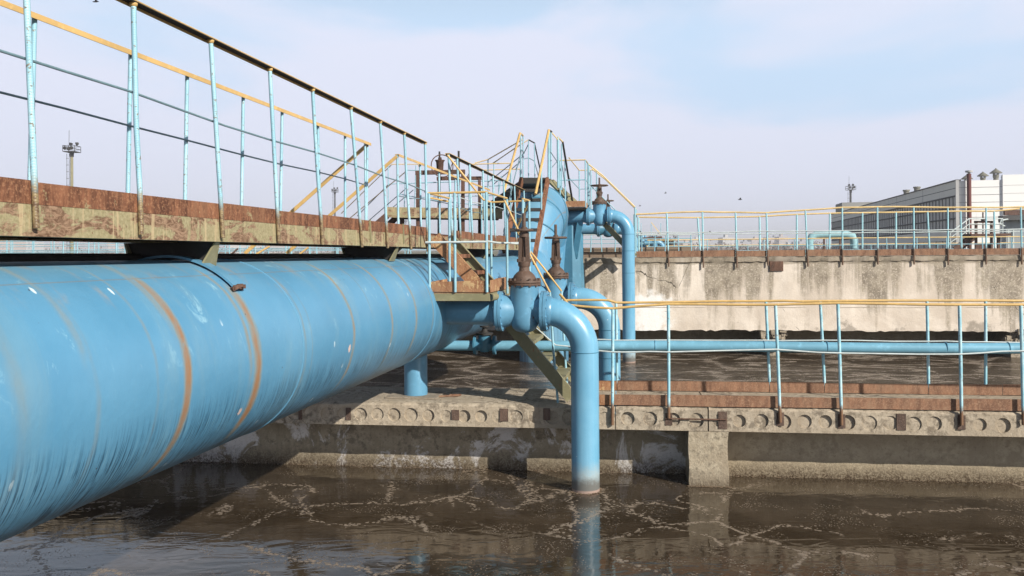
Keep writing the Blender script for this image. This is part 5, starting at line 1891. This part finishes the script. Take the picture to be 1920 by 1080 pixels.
rows = [('nearest of the far cyan railings left of the main pipe', -24, 30, -3.4, 27.2, 1.38, 0.95, 0.95, M_yellow_pale, 0.022),
        ('second far cyan railing left of the main pipe', -30, 37, -4, 33.5, 1.38, 0.95, 1.0, M_cyan, 0.024),
        ('third far cyan railing left of the main pipe, paler', -36, 44, -4, 40, 1.38, 0.95, 1.1, M_yellow_pale, 0.026),
        ('far cyan railing right of the raised pipe, seen through the legs', 1.5, 31, 6.4, 30.4, 1.66, 0.46, 0.42, M_white, 0.02),
        ('railing with an orange rail across the far right tank', 6.5, 41, 34, 38, 1.16, 0.92, 1.35, M_yellow_pale, 0.026),
        ('most distant low railing before the workshop', 9, 52, 46, 47, 0.95, 0.95, 1.7, M_yellow_pale, 0.026)]
for r_ in rows:
    far_row(*r_)
wall_row('far concrete tank wall left of the main pipe', -34, 39.5, -4, 35.6, 1.32, M_far_conc)
wall_row('brown tank wall seen between the raised pipe and the tall drop pipe', 1.2, 31.4, 6.5, 30.8, 1.52, M_far_brown)
wall_row('low tank wall under the orange-railed railing at right', 6.3, 41.3, 36, 38.2, 1.05, M_far_conc)
# far stairs seen through the gap over the pipe
for (p0, p1, Y, mt, lab) in (((318 + 150, 484), (505, 462), 21, M_yellow, 'ochre stair handrail in the gap between bridge and pipe'), ((555, 482), (578, 464), 22, M_yellow, 'second ochre stair handrail in the gap right of the first'), ((428, 482), (446, 466), 24, M_gate, 'dark brown stair stringer in the gap above the pipe')):
    m = MB()
    m.bar(at(*p0, Y), at(*p1, Y), 0.06, 0.04)
    tag(m.build('far_handrail', mt, None, at(*p0, Y)), lab, 'handrail')

# ------------------------------------------------------------------ far valve set behind the tall drop pipe
YF = 44.0
fs = thing('far_pipe_branch', at(1225, 475, YF), 'distant blue elbow pipe with platform beside the bare tree', 'pipe')
m = MB()
pp = [(1208, 456, YF), (1228, 453, YF), (1236, 454.5, YF), (1241, 459, YF), (1243.5, 466, YF), (1244, 480, YF)]
m.tube([at(*p) for p in pp], [0.13, 0.15, 0.135, 0.135, 0.135, 0.135], 14)
m.build('bent_pipe', M_blue, fs)
m = MB()
m.tube([at(1226, 443, YF), at(1227, 463, YF)], [0.2, 0.16], 12)
m.build('valve_body', M_blue, fs)
m = MB()
m.tube([at(1203, 440, YF + 1), at(1207, 480, YF + 1)], [0.22, 0.40], 14)
m.build('riser', M_blue, fs)
seg(fs, 'platform_deck', M_gate, (1204, 447, YF), (1240, 445, YF), 0.4, 0.10)
seg(fs, 'stair_stringer', M_dark, (1226, 457, YF), (1246, 478, YF), 0.05, 0.14)
seg(fs, 'stair_stringer', M_dark, (1196, 429, YF), (1205, 441, YF), 0.05, 0.14)
seg(fs, 'stair_stringer', M_yellow_pale, (1207, 455, YF), (1232, 478, YF), 0.05, 0.08)
seg(fs, 'handrail', M_yellow_pale, (1221, 417, YF), (1240, 441, YF), 0.035)
for x in (1221, 1239, 1202, 1190):
    seg(fs, 'post', M_cyan, (x, 418, YF), (x, 446, YF), 0.03)
# distant pipe loop at right
lp = thing('pipe_loop', at(1560, 478, 46), 'pale cyan insulated pipe loop on two legs before the workshop', 'pipe')
M_ins = paint('pale_cyan_insulation', (0.27, 0.47, 0.52), rust_amt=0.25, scale=3.0, rough=0.7, rb=0.4)
m = MB()
pts = []
for (x, y) in ((1518, 478), (1518, 452), (1522, 444), (1530, 440), (1560, 439.5), (1588, 439.5), (1598, 443), (1601, 452), (1601, 466)):
    pts.append(at(x, y, 46))
m.tube(pts, 0.19, 16)
m.build('pipe_run', M_ins, lp)
seg(lp, 'support', M_gate, (1545, 447, 46), (1545, 478, 46), 0.08)
seg(lp, 'support', M_gate, (1575, 447, 46), (1575, 478, 46), 0.08)
for x in (1284, 1288):
    m = MB()
    m.tube([at(x, 462, 60), at(x, 475, 60)], 0.09, 8)
    tag(m.build('stand_pipe', M_blue, None, at(x, 475, 60)), 'short blue stand pipe poking up in the field, ' + ('left of a pair' if x == 1284 else 'right of a pair'), 'pipe')

# gate frame at far right
g2 = thing('sluice_gate', at(1850, 475, 42), 'far brown sluice gate frame on legs before the white workshop gable', 'sluice gate')
for (x, y0, y1, w) in ((1830, 416, 474, 0.10), (1859, 416, 474, 0.10), (1843, 398, 440, 0.05), (1872, 441, 474, 0.12), (1819, 442, 470, 0.10)):
    seg(g2, 'upright', M_gate, (x, y0, 42), (x, y1, 42), w)
seg(g2, 'head_beam', M_gate, (1827, 416, 42), (1861, 416, 42), 0.10)
seg(g2, 'deck_beam', M_gate, (1812, 441, 42), (1886, 440, 42), 0.9, 0.12)
seg(g2, 'gate_panel', M_gate, (1830, 466, 42.1), (1860, 466, 42.1), 0.05, 0.42)
m = MB()
m.lathe(at(1843, 415, 42), (0, 0, 1), [(0, 0.08), (0.16, 0.1), (0.16, 0.03), (0.3, 0.03)], 10)
m.build('gearbox', M_gate, g2)
seg(g2, 'stair_stringer', M_gate, (1822, 443, 42), (1790, 468, 42), 0.06, 0.28)
seg(g2, 'stair_stringer', M_gate, (1828, 443, 43), (1796, 468, 43), 0.06, 0.28)
rails('stair_railing', 'thin white stair railing climbing to the far right sluice gate', [
    ('handrail', M_white, 0.03, [(1782, 436, 41.8), (1817, 410, 41.8), (1880, 410, 41.8)]),
    ('mid_rail', M_white, 0.022, [(1782, 446, 41.8), (1817, 420, 41.8), (1880, 420, 41.8)]),
    ('mid_rail', M_white, 0.022, [(1780, 456, 41.8), (1817, 431, 41.8), (1880, 431, 41.8)])] +
    [('post', M_white, 0.025, [(x, y, 41.8), (x, y + 32, 41.8)]) for (x, y) in ((1782, 436), (1800, 423), (1817, 410), (1848, 410), (1880, 410))])

# ------------------------------------------------------------------ workshop hall
C0 = at(1794, 400, 70.0)
C0 = Vector((C0.x, C0.y, 0))
far_end = at(1559, 400, 131.0)
far_end = Vector((far_end.x, far_end.y, 0))
fd = (far_end - C0).normalized()
ed = Vector((fd.y, -fd.x, 0))
if ed.x < 0:
    ed = -ed
LF = (far_end - C0).length
def H(u, v, z):
    """u along the long facade away from us, v along the gable to the right (into the hall)"""
    return C0 + fd * u + ed * v + Vector((0, 0, z))
def zc(py, Y=70.0, px=1794):
    return EYE + ray(px, py).z * Y
ZG = -0.6
hall = thing('workshop_hall', H(LF / 2, 15, ZG), 'long white workshop hall with shaded window front and white gable, at right', 'building')
def panel_mat(name, col, seam, var=0.12):
    k = NT(name)
    p = k.pos()
    n = k.noise(p, 0.5, 6, 0.65)
    st = k.noise(k.mapping(p, (1, 1, 0.12)), 1.6, 5, 0.65)
    c = k.mix(n, tuple(x * (1 - var) for x in col), tuple(min(0.93, x * (1 + var)) for x in col))
    c = k.mix(k.math('MULTIPLY', k.step(st, 0.58, 0.72), 0.35), c, tuple(x * 0.5 for x in col))
    return k.fin(c, 0.85, 0, 0.2)
M_hall_side = panel_mat('hall_side_panels', (0.80, 0.77, 0.72), 0.02, 0.08)
M_hall_white = panel_mat('white_gable_panels', (0.80, 0.80, 0.80), 0.02, 0.05)
M_seam = flat('panel_joint', (0.10, 0.10, 0.10))
M_frame = flat('grey_window_frame', (0.085, 0.088, 0.092), 0.7)
M_glass = flat('dull_workshop_glass', (0.46, 0.45, 0.43), 0.5, 0.3, 1.2, 0.3)
M_annex_d = flat('weathered_roof_box', (0.22, 0.22, 0.21))
ztop, zw1, zw0, zl1 = zc(339), zc(367), zc(430), zc(451)
zstep = zc(330)
vst = (at(1869, 400, 70).x - C0.x) / ed.x * 1.02
b = MB()
b.box(H, 0.02, LF, 0.05, 34, ZG, ztop)
b.build('wall', M_hall_white, hall)
b = MB()
b.box(H, 0.0, LF, -0.02, 0.05, zw1, ztop)
b.box(H, 0.0, LF, -0.02, 0.05, zl1, zw0)
b.build('facade_panel', M_hall_side, hall)
b = MB()
b.box(H, 0.06, LF, 0.04, 0.06, zw0, zw1)
b.build('window', M_glass, hall)
b = MB()
b.box(H, 0.06, LF, 0.04, 0.06, ZG, zl1)
b.build('window', M_glass, hall)
b = MB()
b.box(H, -0.10, LF, -0.08, 0.3, ztop, ztop + 0.10)
b.build('roof_edge', M_seam, hall)
b = MB()
b.box(H, -0.12, 0.3, vst, 34, ztop, zstep)
b.box(H, -0.13, 0.02, vst, 34, ZG, ztop)
b.build('gable_extension', M_hall_white, hall)
fr = MB()
nn = int(LF / 1.0)
for i in range(nn + 1):
    u = 0.06 + (LF - 0.1) * i / nn
    w = 0.10 if i % 6 == 0 else 0.045
    fr.box(H, u - w / 2, u + w / 2, -0.01, 0.04, zw0, zw1)
    if i % 2 == 0:
        fr.box(H, u - w / 2, u + w / 2, -0.01, 0.04, ZG, zl1)
o = fr.build('window_mullion', M_frame, hall)
o['kind'] = 'stuff'
for zz in (zw1, zw1 - (zw1 - zw0) * 0.33, zw1 - (zw1 - zw0) * 0.67, zw0):
    m = MB()
    m.box(H, 0.0, LF, -0.05, 0.03, zz - 0.06, zz + 0.06)
    m.build('window_transom', M_seam, hall)
m = MB()
for i in range(1, 6):
    u = LF * i / 6 * 0.98
    m.box(H, u, u + 0.05, -0.026, -0.018, zw1, ztop)
m.box(H, 0, LF, -0.026, -0.018, zc(353), zc(353) + 0.05)
m.build('panel_joint', M_seam, hall)
# gable joints
M_joint_pale = flat('pale_panel_joint', (0.42, 0.42, 0.42))
m = MB()
for py in (352, 366, 380, 394, 408, 422, 436):
    m.box(H, -0.004, 0.02, 0.08, vst - 0.02, zc(py), zc(py) + 0.035)
for py in (350, 365, 380, 395, 410):
    m.box(H, -0.137, -0.13, vst + 0.05, 33, zc(py), zc(py) + 0.035)
m.build('panel_joint', M_joint_pale, hall)
m = MB()
m.box(H, -0.12, 0.0, -0.10, 0.14, ZG, ztop + 0.05)
m.build('corner_post', M_joint_pale, hall)
# red-brown flue
def hv(px):
    return (at(px, 400, 70).x - C0.x) / ed.x
m = MB()
vv = hv(1813)
m.tube([H(-0.3, vv, ZG), H(-0.3, vv, zc(327))], 0.17, 14)
m.build('flue', flat('red_brown_flue_paint', (0.13, 0.045, 0.04), 0.6), hall)
m = MB()
m.lathe(H(-0.3, vv, zc(327)), (0, 0, 1), [(0, 0.1), (0.12, 0.1), (0.12, 0.28), (0.26, 0.28), (0.26, 0.05)], 12)
m.build('flue_cap', M_joint_pale, hall)
M_vent = flat('weathered_zinc_vent', (0.17, 0.165, 0.14), 0.6)
for (px, py, u, w, h) in ((1784, 337, 9.0, 0.72, 0.15), (1807, 334, 5.0, 0.62, 0.5), (1837, 335, 1.5, 0.62, 0.62), (1858, 332, 2.2, 0.62, 0.95)):
    sc = 1 + u / 70.0
    v = (at(px, 400, 70 + u).x - C0.x - fd.x * u) / ed.x
    zb = ztop
    hh = (zc(py - 18 if px != 1784 else py - 6, 70 + u, px) - zb)
    hh = {1784: 0.12, 1807: 0.40, 1837: 0.34, 1858: 0.62}[px]
    w = {1784: 0.62, 1807: 0.5, 1837: 0.46, 1858: 0.50}[px]
    m = MB()
    m.lathe(H(u, v, zb), (0, 0, 1), [(0, 0.42 * w), (hh * 0.55, 0.40 * w), (hh * 0.6, 0.46 * w), (hh, 0.50 * w)], 14)
    o = m.build('roof_vent', M_vent, hall)
    m = MB()
    m.lathe(H(u, v, zb + hh + 0.10), (0, 0, 1), [(0, 0.95 * w), (0.05, 0.95 * w), (0.62 * w * 1.2, 0.06), (0.70 * w * 1.2, 0.05)], 14)
    m.build('cone_cap', M_vent, o)
    for k in range(4):
        m = MB()
        a = k * math.pi / 2
        m.bar(H(u, v, zb + hh - 0.05) + Vector((math.cos(a), math.sin(a), 0)) * 0.42 * w, H(u, v, zb + hh + 0.2) + Vector((math.cos(a), math.sin(a), 0)) * 0.42 * w, 0.05, 0.05)
        m.build('cap_leg', M_vent, o)
for px in (1668, 1694):
    t = (1794 - px) / (1794 - 1559)
    u = LF * (t * 0.62)
    m = MB()
    m.lathe(H(u, 1.0, ztop), (0, 0, 1), [(0, 0.28), (0.6, 0.28), (0.6, 0.36), (0.75, 0.36)], 10)
    m.build('roof_vent', M_vent, hall)
b = MB()
b.box(H, LF * 0.90, LF * 0.99, 0.5, 6, ztop, ztop + 1.5)
b.build('roof_box', M_annex_d, hall)
# annex at right edge
M_annex = panel_mat('blue_grey_annex_panels', (0.33, 0.36, 0.38), 0.02)
an = thing('annex_shed', at(1905, 474, 58), 'small blue-grey annex with dark flat roof at the right edge', 'shed')
m = MB()
pa, pb = at(1886, 400, 58), at(1990, 400, 57)
zt_, zb_ = EYE + ray(1890, 414).z * 58, ZG
m.hexa([Vector((pa.x, pa.y, zb_)), Vector((pb.x, pb.y, zb_)), Vector((pb.x + 2, pb.y + 4, zb_)), Vector((pa.x + 2, pa.y + 4, zb_)),
        Vector((pa.x, pa.y, zt_)), Vector((pb.x, pb.y, zt_)), Vector((pb.x + 2, pb.y + 4, zt_)), Vector((pa.x + 2, pa.y + 4, zt_))])
m.build('wall', M_annex, an)
m = MB()
pa, pb = at(1880, 400, 57.6), at(1995, 400, 56.6)
m.hexa([Vector((pa.x, pa.y, zt_ + 0.02)), Vector((pb.x, pb.y, zt_ + 0.02)), Vector((pb.x + 2.2, pb.y + 4.4, zt_ + .02)), Vector((pa.x + 2.2, pa.y + 4.4, zt_ + .02)),
        Vector((pa.x, pa.y, zt_ + .28)), Vector((pb.x, pb.y, zt_ + .5)), Vector((pb.x + 2.2, pb.y + 4.4, zt_ + .7)), Vector((pa.x + 2.2, pa.y + 4.4, zt_ + .5))])
m.build('roof', M_seam, an)
m = MB()
z2 = EYE + ray(1890, 393).z * 58
pa, pb = at(1884, 400, 58.4), at(1990, 400, 58.4)
m.box(lambda a, b_, z: Vector((a, b_, z)), pa.x, pb.x, pa.y, pa.y + 0.2, zt_ + 0.4, z2)
m.build('parapet', M_gate, an)
m = MB()
for i in range(7):
    x = at(1890 + i * 9, 440, 57.9)
    m.bar(Vector((x.x, x.y - 0.05 - i * 0.0, ZG)), Vector((x.x, x.y - 0.05, EYE + ray(1890, 432).z * 58)), 0.06, 0.06)
m.build('fence_bar', M_white, an)
for (x0, x1, y) in ((1876, 1940, 417), ):
    m = MB()
    m.tube([at(1890, 411, 57.2), at(1877, 413, 57.2), at(1875, 420, 57.2), at(1884, 424, 57.2)], 0.05, 8)
    m.build('vent_pipe', M_white, an)

# ------------------------------------------------------------------ floodlight masts
def mast(px, ytop, ybase, Y, label, sc=1.0):
    base = at(px, ybase, Y)
    base.z = ZG
    top = at(px, ytop, Y)
    root = thing('floodlight_mast', base, label, 'light mast', 'floodlight masts')
    m = MB()
    m.tube([base, top], [0.28 * sc, 0.22 * sc], 10)
    m.build('pole', M_olive if sc > 0.9 and px < 400 else M_dark, root)
    x, y = Vector((1, 0, 0)), Vector((0, 1, 0))
    m = MB()
    W_ = 0.98 * sc
    m.box(lambda a, b_, z: top + Vector((a, b_, z)), -W_, W_, -W_, W_, -0.05, 0.06)
    m.lathe(top, (0, 0, 1), [(-0.8 * sc, 0.30 * sc), (-0.1, 0.36 * sc), (-0.05, 0.5 * sc)], 10)
    m.build('basket_floor', M_dark, root)
    m = MB()
    for zz in (0.45 * sc, 0.95 * sc):
        c = [top + Vector((a * W_, b_ * W_, zz)) for (a, b_) in ((-1, -1), (1, -1), (1, 1), (-1, 1), (-1, -1))]
        m.tube(c, 0.045 * sc, 5)
    for (a, b_) in ((-1, -1), (1, -1), (1, 1), (-1, 1), (0, -1), (0, 1)):
        m.tube([top + Vector((a * W_, b_ * W_, 0)), top + Vector((a * W_, b_ * W_, 0.95 * sc))], 0.045 * sc, 5)
    m.build('basket_rail', M_dark, root)
    for (a, b_, z, dy) in ((-0.75, -1.3, 0.55, -1), (0.05, -1.3, 0.45, -1), (0.65, -1.3, 0.6, -1), (-0.35, 0.5, 1.35, -1), (0.95, 0.3, 1.40, 1)):
        m = MB()
        m.lathe(top + Vector((a * 0.75, b_ * 0.75, z)) * sc, (0.3 * (1 if a > 0 else -1), dy, -0.35), [(-0.25 * sc, 0.12 * sc), (0.0, 0.24 * sc), (0.16 * sc, 0.30 * sc), (0.18 * sc, 0.24 * sc)], 12)
        m.build('floodlight', M_dark, root)
    m = MB()
    m.tube([top + Vector((-0.45, 0, 0)) * sc, top + Vector((-0.40, 0, 3.6)) * sc], 0.035 * sc, 5)
    m.build('lightning_rod', M_dark, root)
    m = MB()
    for dx in (-0.75, -0.36):
        m.tube([Vector((base.x + dx * sc, base.y - 0.1, base.z)), top + Vector((dx * sc, -0.1, -0.3))], 0.04 * sc, 5)
    zz = base.z + 0.8
    while zz < top.z - 0.3:
        m.tube([Vector((base.x - 0.75 * sc, base.y - 0.1, zz)), Vector((base.x - 0.36 * sc, base.y - 0.1, zz))], 0.035 * sc, 5)
        zz += 1.1 * sc
    m.build('ladder', M_dark, root)
    return root
mast(134.5, 285, 470, 140, 'tallest looking floodlight mast with ladder, in the sky above the bridge at left')
mast(628, 360, 470, 270, 'floodlight mast seen between the bridge railing posts', 0.95)
mast(1595, 356, 470, 235, 'floodlight mast rising behind the far end of the workshop hall', 1.05)
mast(761, 416, 470, 600, 'tiny most distant floodlight mast under the gate deck', 1.0)

# ------------------------------------------------------------------ trees, city, birds
M_bark = flat('bare_winter_bark', (0.10, 0.085, 0.075), 0.9)
def bare_tree(px, pyb, ytop, Y, label, seed, spread=0.55, lv=5):
    rr = random.Random(seed)
    base = at(px, pyb, Y)
    base.z = ZG
    h = EYE + ray(px, ytop).z * Y - ZG
    root = thing('bare_tree', base, label, 'tree', 'bare trees')
    tr, tw = MB(), MB()
    def grow(p, d, L, r, k):
        q = p + d * L
        (tr if k >= lv - 1 else tw).tube([p, p.lerp(q, 0.5) + Vector((rr.uniform(-1, 1), rr.uniform(-1, 1), 0)) * L * 0.05, q], [r, r * 0.85, r * 0.65], 5, False)
        if k == 0:
            return
        for i in range(rr.choice((3, 3, 4))):
            a = rr.uniform(0, 2 * math.pi)
            nd = (d + Vector((math.cos(a), math.sin(a), rr.uniform(-0.15, 0.35))) * rr.uniform(0.35, spread + 0.35)).normalized()
            grow(p.lerp(q, rr.uniform(0.55, 1.0)), nd, L * rr.uniform(0.62, 0.8), r * 0.66, k - 1)
    grow(base, Vector((0, 0, 1)), h * 0.30, h * 0.030, lv)
    tr.build('trunk', M_bark, root)
    tw.build('crown', M_bark, root)
    return root
bare_tree(1229, 470, 408, 105, 'bare winter tree behind the distant blue elbow pipe', 4)
bare_tree(1254, 470, 420, 110, 'lower spreading bare tree right of the first one', 9)
bare_tree(1480, 470, 448, 150, 'small bare bush beside the pipe loop', 12, 0.7, 4)
bare_tree(1336, 468, 452, 260, 'small dark bare tree in front of the city, left', 15, 0.7, 4)
bare_tree(1384, 468, 450, 260, 'small dark bare tree in front of the city, middle', 16, 0.7, 4)
bare_tree(1404, 468, 453, 260, 'small dark bare tree in front of the city, right', 18, 0.7, 4)
M_city = [flat('hazy_city_wall', c, 0.9, 0.08, 0.05) for c in ((0.42, 0.38, 0.38), (0.36, 0.36, 0.39), (0.46, 0.40, 0.38), (0.5, 0.49, 0.49))]
M_city_win = flat('hazy_city_window', (0.36, 0.35, 0.37), 0.8, 0.1)
rr = random.Random(31)
places = []
x = 1262
while x < 1505:
    w = rr.uniform(9, 26)
    places.append((x, w, rr.uniform(448, 460) if rr.random() < 0.8 else rr.uniform(440, 448), rr.uniform(560, 820)))
    x += w * rr.uniform(0.7, 1.15)
for (x, w) in ((-20, 40), (30, 30), (75, 45), (130, 50), (185, 40), (430, 50), (500, 40), (560, 50)):
    places.append((x, w, rr.uniform(452, 462), rr.uniform(420, 600)))
tones = ['pinkish', 'bluish grey', 'cream', 'whitish']
for i, (x, w, yt, Y) in enumerate(places):
    p0, p1 = at(x, 470, Y), at(x + w, 470, Y)
    zt = EYE + ray(x, yt).z * Y
    k = i % 4
    right = x > 1000
    mine = sorted(p[0] for p in places if (p[0] > 1000) == right)
    ORD = ['first', 'second', 'third', 'fourth', 'fifth', 'sixth', 'seventh', 'eighth', 'ninth', 'tenth', 'eleventh', 'twelfth', 'thirteenth', 'fourteenth', 'fifteenth', 'sixteenth', 'seventeenth', 'eighteenth', 'nineteenth', 'twentieth', 'last but one', 'last']
    side = 'beyond the field at right' if right else 'behind the footbridge'
    c = thing('city_block', Vector((p0.x, Y, ZG)), 'hazy %s block, %s from the left %s' % (tones[k], ORD[min(mine.index(x), 21)], side), 'building', 'far city blocks')
    m = MB()
    m.box(lambda a, b_, z: Vector((a, b_, z)), p0.x, p1.x, Y, Y + 14, ZG, zt)
    m.box(lambda a, b_, z: Vector((a, b_, z)), p0.x + (p1.x - p0.x) * 0.3, p0.x + (p1.x - p0.x) * 0.55, Y + 3, Y + 8, zt, zt + 2.2)
    m.build('wall', M_city[k], c)
    m = MB()
    zz = ZG + 2.2
    while zz < zt - 1.5:
        n = max(2, int((p1.x - p0.x) / 3.2))
        for j in range(n):
            a = p0.x + (p1.x - p0.x) * (j + 0.3) / n
            m.box(lambda a_, b_, z: Vector((a_, b_, z)), a, a + 1.3, Y - 0.05, Y + 0.02, zz, zz + 1.4)
        zz += 3.0
    o = m.build('window', M_city_win, c)
    o['kind'] = 'stuff'
# low bare scrub along the field edge, one mass
rr = random.Random(77)
m = MB()
for i in range(5200):
    px = rr.uniform(1240, 1560) if i % 3 else rr.uniform(-30, 700)
    Y = rr.uniform(285, 420)
    c = at(px, 470, Y)
    clump = 0.5 + 0.5 * math.sin(px * 0.11) * math.sin(px * 0.031 + 1.0)
    c.z = 0.8 + (Y - 285) * 0.016 + rr.random() ** 1.6 * (1.2 + 3.2 * clump)
    s = rr.uniform(0.10, 0.42)
    a = rr.uniform(0, math.pi)
    d = Vector((math.cos(a), math.sin(a), rr.uniform(-0.6, 0.6))) * s
    u = Vector((rr.uniform(-0.5, 0.5), rr.uniform(-0.5, 0.5), 1)) * s * rr.uniform(0.8, 2.2)
    m.quad(c - d, c + d, c + d * 0.5 + u, c - d * 0.5 + u)
o = m.build('scrub', flat('winter_scrub', (0.15, 0.115, 0.10), 0.95, 0.35, 0.2))
o['kind'] = 'stuff'
tag(o, 'low leafless scrub along the far edge of the field', 'scrub')
# birds
M_bird = flat('dark_feathers', (0.02, 0.02, 0.022), 0.8)
for (px, py, Y, lab, s) in ((1388, 374, 60, 'largest dark bird in the sky above the wall railing', 0.085), (1248, 362, 80, 'small dark bird above the bare tree', 0.075), (1200, 386, 90, 'small dark bird just right of the tall drop pipe', 0.075), (1331, 435, 70, 'dark bird low over the horizon', 0.07), (180, 3, 30, 'dark bird at the top edge over the bridge', 0.06)):
    c = at(px, py, Y)
    m = MB()
    m.lathe(c, (1, 0.2, 0.1), [(-2.2 * s, 0.02 * s), (-1.2 * s, 0.35 * s), (0, 0.5 * s), (0.8 * s, 0.36 * s), (1.3 * s, 0.25 * s), (1.7 * s, 0.03 * s)], 8)
    for sg in (-1, 1):
        n = len(m.v)
        up_ = Vector((0, 0, 1))
        a0 = c + Vector((0.5 * s, 0, 0.3 * s))
        pts = [a0, a0 + Vector((-1.0 * s, 0, 0)), a0 + Vector((-0.9 * s, sg * 1.3 * s, 1.0 * s)), a0 + Vector((-0.1 * s, sg * 1.4 * s, 1.1 * s)), a0 + Vector((-1.4 * s, sg * 2.8 * s, 0.9 * s))]
        m.v += pts
        m.face((n, n + 1, n + 2, n + 3))
        m.face((n + 3, n + 2, n + 4))
    tag(m.build('bird', M_bird, None, c), lab, 'bird', 'birds in flight')

# support under the fourth branch
m = MB()
m.tube([P(S_TEE4, -1.85, -1.3), P(S_TEE4, -1.85, 2.0)], 0.12, 12)
m.build('support_leg', M_blue_dark, pipe)

# ------------------------------------------------------------------ air
hz = NT('pale_haze')
hz.t.nodes.remove(hz.b)
hv_ = hz.new('ShaderNodeVolumePrincipled')
hv_.inputs['Color'].default_value = (0.86, 0.88, 0.95, 1)
hv_.inputs['Density'].default_value = 0.0008
hv_.inputs['Anisotropy'].default_value = 0.0
hz.t.links.new(hv_.outputs[0], hz.out.inputs['Volume'])
b = MB()
b.box(lambda a, b_, z: Vector((a, b_, z)), -2600, 2600, -420, 4100, -4.2, 60)
struct(b.build('haze', hz.m), 'stuff')
